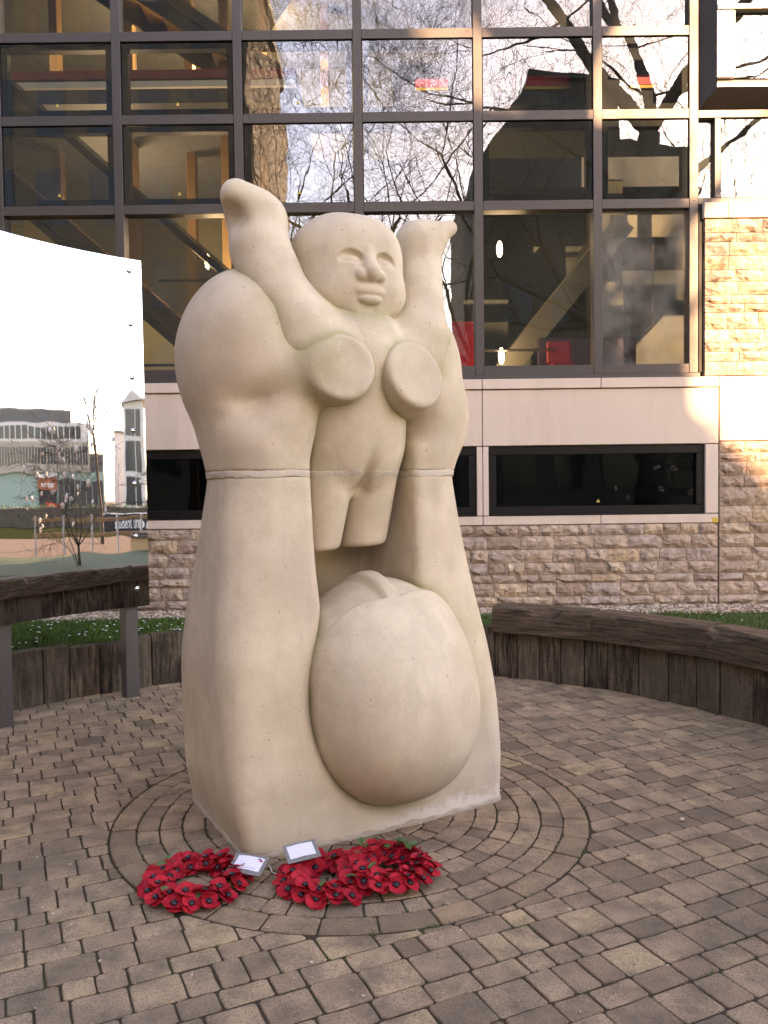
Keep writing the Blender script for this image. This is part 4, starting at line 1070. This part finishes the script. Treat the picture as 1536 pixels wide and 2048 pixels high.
def f_carm(p, s, blend=True):
    u, v, z = p
    if s < 0:
        pts = [((-.23, -.26, 2.06), .165), ((-.306, -.22, 2.256), .152), ((-.371, -.18, 2.368), .150), ((-.425, -.11, 2.60), .136), ((-.442, -.08, 2.735), .122)]
    else:
        pts = [((.32, -.22, 2.06), .130), ((.366, -.20, 2.242), .120), ((.393, -.15, 2.447), .108), ((.43, -.09, 2.66), .101), ((.44, -.08, 2.73), .104)]
    d = None
    for (a, ra), (b, rb) in zip(pts[:-1], pts[1:]):
        c = cone(p, a, b, ra, rb)
        d = c if d is None else smin(d, c, .012)
    if s < 0:
        hnd = cone(p, (-.395, -.06, 2.745), (-.535, -.11, 2.825), .105, .068)
    else:
        hnd = cone(p, (.41, -.08, 2.745), (.595, -.10, 2.835), .10, .040)
    d = smin(d, hnd, .08)
    if s < 0: d = smax(d, -ell(p, (-.60, -.16, 2.715), (.075, .10, .055)), .06)
    return smin(d, f_child(p) + .004, .13) if blend else d
def f_chead(p):
    u, v, z = p
    au = np.abs(u)
    d = sell(p, (0, -.10, 2.555), (.262, .245, .25), (0, 0, 0), 2.6)
    d = smin(d, ell(p, (0, -.14, 2.42), (.22, .21, .21)), .08)
    d = smin(d, ell(p, (0, -.285, 2.285), (.095, .065, .05)), .07)      # chin
    d = smin(d, ell((au, v, z), (.125, -.22, 2.42), (.11, .11, .10)), .05)   # cheeks
    q = (au, v, z)
    zz = z + 4.2 * (au - .085) ** 2
    d = smax(d, -ell((au, v, zz), (.088, -.368, 2.562), (.078, .056, .036), (0, 0, 14)), .004)
    d = smin(d, ell(q, (.090, -.292, 2.540), (.068, .042, .032), (0, 0, 18)), .004)
    d = smin(d, cone(p, (0, -.325, 2.590), (0, -.372, 2.490), .024, .040), .020)
    d = smin(d, ell(q, (.042, -.345, 2.476), (.036, .042, .032)), .008)
    # mouth
    d = smax(d, -ell(p, (0, -.405, 2.335), (.10, .055, .022)), .025)
    d = smin(d, ell(p, (0, -.338, 2.410), (.080, .040, .030)), .012)
    d = smin(d, ell(p, (0, -.336, 2.374), (.064, .038, .027)), .006)
    return d

def f_mortar(p):
    u, v, z = p
    d = np.minimum(np.minimum(np.maximum(f_lower(p, False), z - 1.70), np.maximum(hand(p, -1, False), 1.5 - z)), np.minimum(np.maximum(hand(p, 1, False), 1.5 - z), f_child(p)))
    wob = .004 * np.sin(u * 23 + v * 9) + .003 * np.sin(u * 61 - v * 40)
    return np.maximum(d - .0008, np.abs(z - 1.595 - wob * .7) - .0175)

STATUE_O = (-.22, 4.05); STATUE_A = math.radians(29)
stat = empty('stone_sculpture', (STATUE_O[0], STATUE_O[1], 0), STATUE_A)
tag(stat, 'tall pale carved stone figure on its back lifting a child overhead', 'sculpture')
def stone_part(name, f, lo, hi, h, mat, parent=None, tagkey=''):
    V, Q = surface_nets(f, lo, hi, h)
    me = bpy.data.meshes.new(name)
    me.from_pydata(V.tolist(), [], Q.tolist()); me.update()
    me.polygons.foreach_set('use_smooth', [True] * len(me.polygons))
    o = bpy.data.objects.new(name, me); C.objects.link(o); me.materials.append(mat); o.parent = parent or stat
    # patchy algae where another carved form meets this one
    p = (V[:, 0], V[:, 1], V[:, 2]); d = np.full(len(V), 9.0)
    for key, g in FIELDS.items():
        if key not in name + tagkey: d = np.minimum(d, np.abs(g(p)))
    a_ = me.attributes.new('algae', 'FLOAT', 'POINT'); a_.data.foreach_set('value', (np.exp(-(d / .022) ** 1.5) * .7).astype(np.float32))
    return o
FIELDS = {'shoulder_and_arms': f_lower, 'mother_head': f_mhead, 'child_head': f_chead, 'left_hand': lambda p: hand(p, -1), 'right_hand': lambda p: hand(p, 1),
          'child_torso': f_cbody, 'left_arm': lambda p: f_carm(p, -1, False), 'right_arm': lambda p: f_carm(p, 1, False)}
G = .011
lowb = stone_part('shoulder_and_arms', f_lower, (-.80, -.52, -.03), (.80, .55, 1.62), G, M['stone'], None, 'left_hand right_hand')
mh = stone_part('mother_head', f_mhead, (-.45, -.88, 0), (.6, .36, 1.25), G, M['stone'])
stone_part('mother_hand', lambda p: hand(p, -1), (-.85, -.55, 1.57), (.1, .45, 2.6), G, M['stone'], None, 'left_hand shoulder_and_arms')
stone_part('mother_hand', lambda p: hand(p, 1), (0, -.55, 1.57), (.8, .45, 2.55), G, M['stone'], None, 'right_hand shoulder_and_arms')
cb = stone_part('child_torso', f_cbody, (-.52, -.5, 1.45), (.52, .2, 2.6), G, M['stone'], None, 'left_arm right_arm')
for s in (-1, 1):
    stone_part('child_arm', lambda p: f_carm(p, s), (min(s*.02, s*.72), -.5, 1.9), (max(s*.05, s*.72), .15, 3.0), .009, M['stone'], None, ('left_arm' if s < 0 else 'right_arm') + ' child_torso')
    stone_part('child_leg', lambda p: f_cleg(p, s), (-.32, -.45, 1.2), (.32, .15, 1.62), .009, M['stone'], None, 'child_torso')
stone_part('child_head', f_chead, (-.31, -.46, 2.22), (.31, .2, 2.86), .0055, M['stone'])

def f_bed(p):
    u, v, z = p
    wob = .002 * np.sin(u * 23 + v * 17) + .002 * np.sin(u * 57 - v * 43)
    return np.maximum(lower_body((u, v, z * 0 + .01)) - .007 - wob, np.abs(z) - .016 - wob * 2)
stone_part('bedding_mortar', f_bed, (-.75, -.55, -.06), (.8, .55, .06), .009, M['bed_mortar'])
stone_part('mortar_joint', f_mortar, (-.75, -.5, 1.54), (.7, .4, 1.65), .0075, M['mortar'])
# ---------------------------------------------------------------- polished steel panel on posts
PR = 2.62                                     # concentric with the court
def pol(r, deg, z): return Vector((-.17 + r * math.cos(R(deg)), 4.0 + r * math.sin(R(deg)), z))
mp = empty('mirror_panel_stand', pol(PR, 150, 0)); tag(mp, 'tall curved mirror polished steel panel standing on two square steel posts', 'mirror panel')
A0, A1 = 126.9, 176.0
off = pol(PR, 150, 0)
nx, nz = 64, 24; TILT = R(.45); vs_ = []; f = []
for t, rr in ((0, PR), (1, PR + .012)):
    for i in range(nx + 1):
        for k in range(nz + 1):
            z = .67 + 2.52 * k / nz; r = rr + math.tan(TILT) * (z - 1.9)
            vs_.append(pol(r, A0 + (A1 - A0) * i / nx, z) - off)
m_ = (nx + 1) * (nz + 1)
for i in range(nx):
    for k in range(nz):
        a = i * (nz + 1) + k; f.append((a, a + 1, a + nz + 2, a + nz + 1)); f.append((m_ + a, m_ + a + nz + 1, m_ + a + nz + 2, m_ + a + 1))
for i in range(nx):
    for k in (0, nz):
        a = i * (nz + 1) + k; q = (a, a + nz + 1, m_ + a + nz + 1, m_ + a); f.append(q if k == 0 else q[::-1])
for i in (0, nx):
    for k in range(nz):
        a = i * (nz + 1) + k; q = (a, m_ + a, m_ + a + 1, a + 1); f.append(q if i == 0 else q[::-1])
panel = MB().add(vs_, f).build('mirror_sheet', M['mirror_steel'], mp, smooth=True)
md = panel.modifiers.new('es', 'EDGE_SPLIT'); md.split_angle = R(40)
for k in range(7):      # dome-headed bolts down the right-hand edge
    z = .80 + k * .384; r = PR + math.tan(TILT) * (z - 1.9)
    bm = bmesh.new(); bmesh.ops.create_uvsphere(bm, u_segments=14, v_segments=8, radius=.012)
    for v in bm.verts: v.co.z *= .55
    bmesh.ops.create_cone(bm, cap_ends=True, segments=16, radius1=.019, radius2=.018, depth=.004)
    me = bpy.data.meshes.new('bolt'); bm.to_mesh(me); bm.free(); me.materials.append(M['bolt_steel']); me.polygons.foreach_set('use_smooth', [True] * len(me.polygons))
    o = inst('bolt', me, mp, pol(r - .003, A0 + 1.95, z) - off); o.rotation_euler = (pol(0, 0, z) - pol(PR, A0 + 1.95, z)).to_track_quat('Z', 'Y').to_euler()
for a in (129.6, 149.9, 171):
    c = pol(PR + .075, a, 0)
    o = MB().box((-.05, -.05, -.01), (.05, .05, 2.9)).build('post', M['post_steel'], mp, bevel=.006); o.location = c - off; o.rotation_euler = (0, 0, R(a))
    o = MB().box((-.022, -.07, .85), (.0, .07, 2.8)).build('fixing_rail', M['post_steel'], mp); o.location = pol(PR + .040, a, 0) - off; o.rotation_euler = (0, 0, R(a))
# ---------------------------------------------------------------- poppy wreaths
def poppy_mesh(seed):
    rg = random.Random(seed); V = []; F = []
    for layer, rot in ((0, 0.0), (1, math.pi / 2)):
        NT_ = 20; rings = (.25, .6, 1.0); base = len(V)
        V.append((0, 0, .004 * layer))
        for r in rings:
            for k in range(NT_):
                t = 2 * math.pi * k / NT_
                lob = .60 + .40 * abs(math.cos(t)) ** .8 + .03 * rg.uniform(-1, 1)       # two broad lobes
                rad = .039 * r * lob
                z = .004 * layer + .011 * r ** 2 * (1 if layer else .35) + .0035 * r * math.sin(3 * t + seed) + .002 * rg.uniform(-1, 1) * r
                V.append((rad * math.cos(t + rot), rad * math.sin(t + rot), z))
        for k in range(NT_):
            j = (k + 1) % NT_
            F.append((base, base + 1 + k, base + 1 + j))
            for q in range(2):
                a = base + 1 + q * NT_; F.append((a + k, a + NT_ + k, a + NT_ + j, a + j))
    me = bpy.data.meshes.new('poppy'); me.from_pydata(V, [], F); me.update(); me.materials.append(M['poppy_red']); me.polygons.foreach_set('use_smooth', [True] * len(me.polygons))
    return me
bm = bmesh.new(); bmesh.ops.create_uvsphere(bm, u_segments=12, v_segments=7, radius=.0115)
for v in bm.verts: v.co.z = v.co.z * .55 + .009
CENTRE = bpy.data.meshes.new('poppy_centre'); bm.to_mesh(CENTRE); bm.free(); CENTRE.materials.append(M['poppy_black']); CENTRE.polygons.foreach_set('use_smooth', [True] * len(CENTRE.polygons))
POPPIES = [poppy_mesh(k) for k in range(5)]
lv = []; lf = []
for i in range(6):
    t = i / 5; wd = .011 * math.sin(math.pi * min(1, t * .9 + .08)) * (1 + .25 * (i % 2)); lv += [(-wd, t * .042, .004 * math.sin(t * 3)), (0, t * .042, .004 * math.sin(t * 3) - .003), (wd, t * .042, .004 * math.sin(t * 3))]
for i in range(5): lf += [(i * 3, i * 3 + 1, i * 3 + 4, i * 3 + 3), (i * 3 + 1, i * 3 + 2, i * 3 + 5, i * 3 + 4)]
LEAF = bpy.data.meshes.new('leaf'); LEAF.from_pydata(lv, [], lf); LEAF.update(); LEAF.materials.append(M['leaf_green'])
def wreath(loc, rz, label, seed, rm=.150, tube=.048, leaves=3, tilt=(0, 0)):
    rg = random.Random(seed)
    w_ = empty('poppy_wreath', loc, rz); w_.rotation_euler = (tilt[0], tilt[1], rz); tag(w_, label, 'wreath', 'remembrance wreaths at the foot of the sculpture')
    ring = MB(); pts = [(rm * math.cos(a), rm * math.sin(a), .022) for a in np.linspace(0, 2 * math.pi, 37)]
    ring.tube(pts, .020, 8, False).build('backing_ring', M['leaf_green'], w_, True)
    rows = ((-.038, 12, .35), (.0, 14, .0), (.038, 17, -.42))
    for q, (dr, cnt, tl) in enumerate(rows):
        for k in range(cnt):
            a = 2 * math.pi * (k + .5 * (q % 2) + rg.uniform(-.16, .16)) / cnt
            r = rm + dr + rg.uniform(-.008, .008); z = .044 - (abs(dr) / .036) ** 2 * .018 + rg.uniform(-.004, .006)
            o = inst('poppy', POPPIES[rg.randrange(5)], w_, (r * math.cos(a), r * math.sin(a), z))
            nrm = Vector((math.cos(a) * -tl * -1 if False else -math.cos(a) * tl, -math.sin(a) * tl, 1)) + Vector((rg.uniform(-.2, .2), rg.uniform(-.2, .2), 0))
            # all flowers lean a little the way the wreath was bound
            nrm += Vector((-math.sin(a), math.cos(a), 0)) * .22
            qn = nrm.normalized().to_track_quat('Z', 'Y'); o.rotation_euler = (qn @ Euler((0, 0, rg.uniform(0, 6.28))).to_quaternion()).to_euler()
            s = rg.uniform(1.0, 1.16); o.scale = (s, s, s)
            inst('centre', CENTRE, o, (0, 0, 0))
    for k in range(leaves):
        a = rg.uniform(0, 6.28) if leaves < 5 else rg.uniform(-1.6, 1.9); r = rm + rg.uniform(-.03, .03)
        inst('leaf', LEAF, w_, (r * math.cos(a), r * math.sin(a), .072), (rg.uniform(-.1, .5), rg.uniform(-.4, .4), rg.uniform(0, 6.28)), (1.1, 1.1, 1.1))
    return w_
wreath((-.745, 3.16, 0), .4, 'red poppy wreath on the left with a white card at its right edge', 3)
wreath((-.235, 3.165, .0), 1.2, 'red poppy wreath beside the base corner, overlapped by another wreath on its right', 9, .135)
wreath((-.005, 3.215, .014), 2.3, 'rightmost red poppy wreath, with sprigs of green leaves among the flowers', 21, .125, leaves=11, tilt=(0, -.03))
# ---- cards and cord
def card(name, loc, rot, wd, hg, label, art):
    e = empty(name, loc); e.rotation_euler = rot; tag(e, label, 'card')
    b = MB(); N2 = 6
    for i in range(N2 + 1):
        x = -wd / 2 + wd * i / N2; z = .004 * math.sin(math.pi * i / N2)
        b.v += [(x, -hg / 2, z), (x, hg / 2, z), (x, -hg / 2, z - .0012), (x, hg / 2, z - .0012)]
    for i in range(N2):
        a = i * 4; b.f += [(a, a + 4, a + 5, a + 1), (a + 2, a + 3, a + 7, a + 6), (a, a + 2, a + 6, a + 4), (a + 1, a + 5, a + 7, a + 3)]
    b.build('paper', M['card_white'], e)
    m = .014
    for nme, (x0, x1, y0, y1) in dict(a=(-wd / 2 - m, wd / 2 + m, hg / 2, hg / 2 + m * .8), b=(-wd / 2 - m, wd / 2 + m, -hg / 2 - m * 1.5, -hg / 2), c=(-wd / 2 - m, -wd / 2, -hg / 2, hg / 2), d=(wd / 2, wd / 2 + m, -hg / 2, hg / 2)).items():
        MB().box((x0, y0, -.0008), (x1, y1, .0012)).build('clear_sleeve_edge', M['sleeve_border'], e)
    if art:
        for cx, cy in ((-wd * .36, -hg * .30), (wd * .40, hg * .27)):
            b = MB(); k_ = 14; zc = .0048 * (1 - abs(cx) / wd * 1.2)
            b.add([(cx + .0075 * (1 + .18 * math.sin(3 * 2 * math.pi * i / k_)) * math.cos(2 * math.pi * i / k_), cy + .006 * math.sin(2 * math.pi * i / k_), zc) for i in range(k_)], [tuple(range(k_))]).build('printed_poppy', M['print_red'], e)
        MB().box((wd * .27, hg * .33, .003), (wd * .38, hg * .42, .0036)).build('printed_crest', M['ink'], e)
        rg = random.Random(2); b = MB(); x = -wd * .12
        pts = []
        while x < wd * .36:     # a line of handwriting
            pts.append((x, -hg * .38 + rg.uniform(-.0022, .0032), .0046)); x += .0021
        b.tube(pts, .0006, 4).build('handwriting', M['ink'], e)
    return e
card('message_card', (-.548, 3.205, .064), (R(14), R(4), R(-13)), .110, .075, 'white printed card with two small red poppies in a clear sleeve, on the left wreath', True)
card('message_card', (-.345, 3.245, .095), (R(16), R(-4), R(20)), .105, .072, 'blank white folded card in a clear sleeve lying on the middle wreath', False)
b = MB(); b.tube([(-.485, 3.30, .01), (-.475, 3.285, .014), (-.463, 3.25, .006), (-.445, 3.235, .006), (-.428, 3.215, .006), (-.418, 3.19, .01), (-.40, 3.17, .03)], .0022, 6)
tag(b.build('loose_string', M['cord_white'], None, True), 'loose white tie cord on the paving between the wreaths', 'string')
# a dead leaf stuck in a joint
b = MB().add([(0, 0, .002), (.012, .016, .010), (.004, .034, .006), (-.010, .018, .012)], [(0, 1, 2, 3)]).build('dead_leaf', M['timber_split']); b.location = (-1.075, 4.115, .0); tag(b, 'small brown dead leaf in the ring joint left of the sculpture', 'leaf')
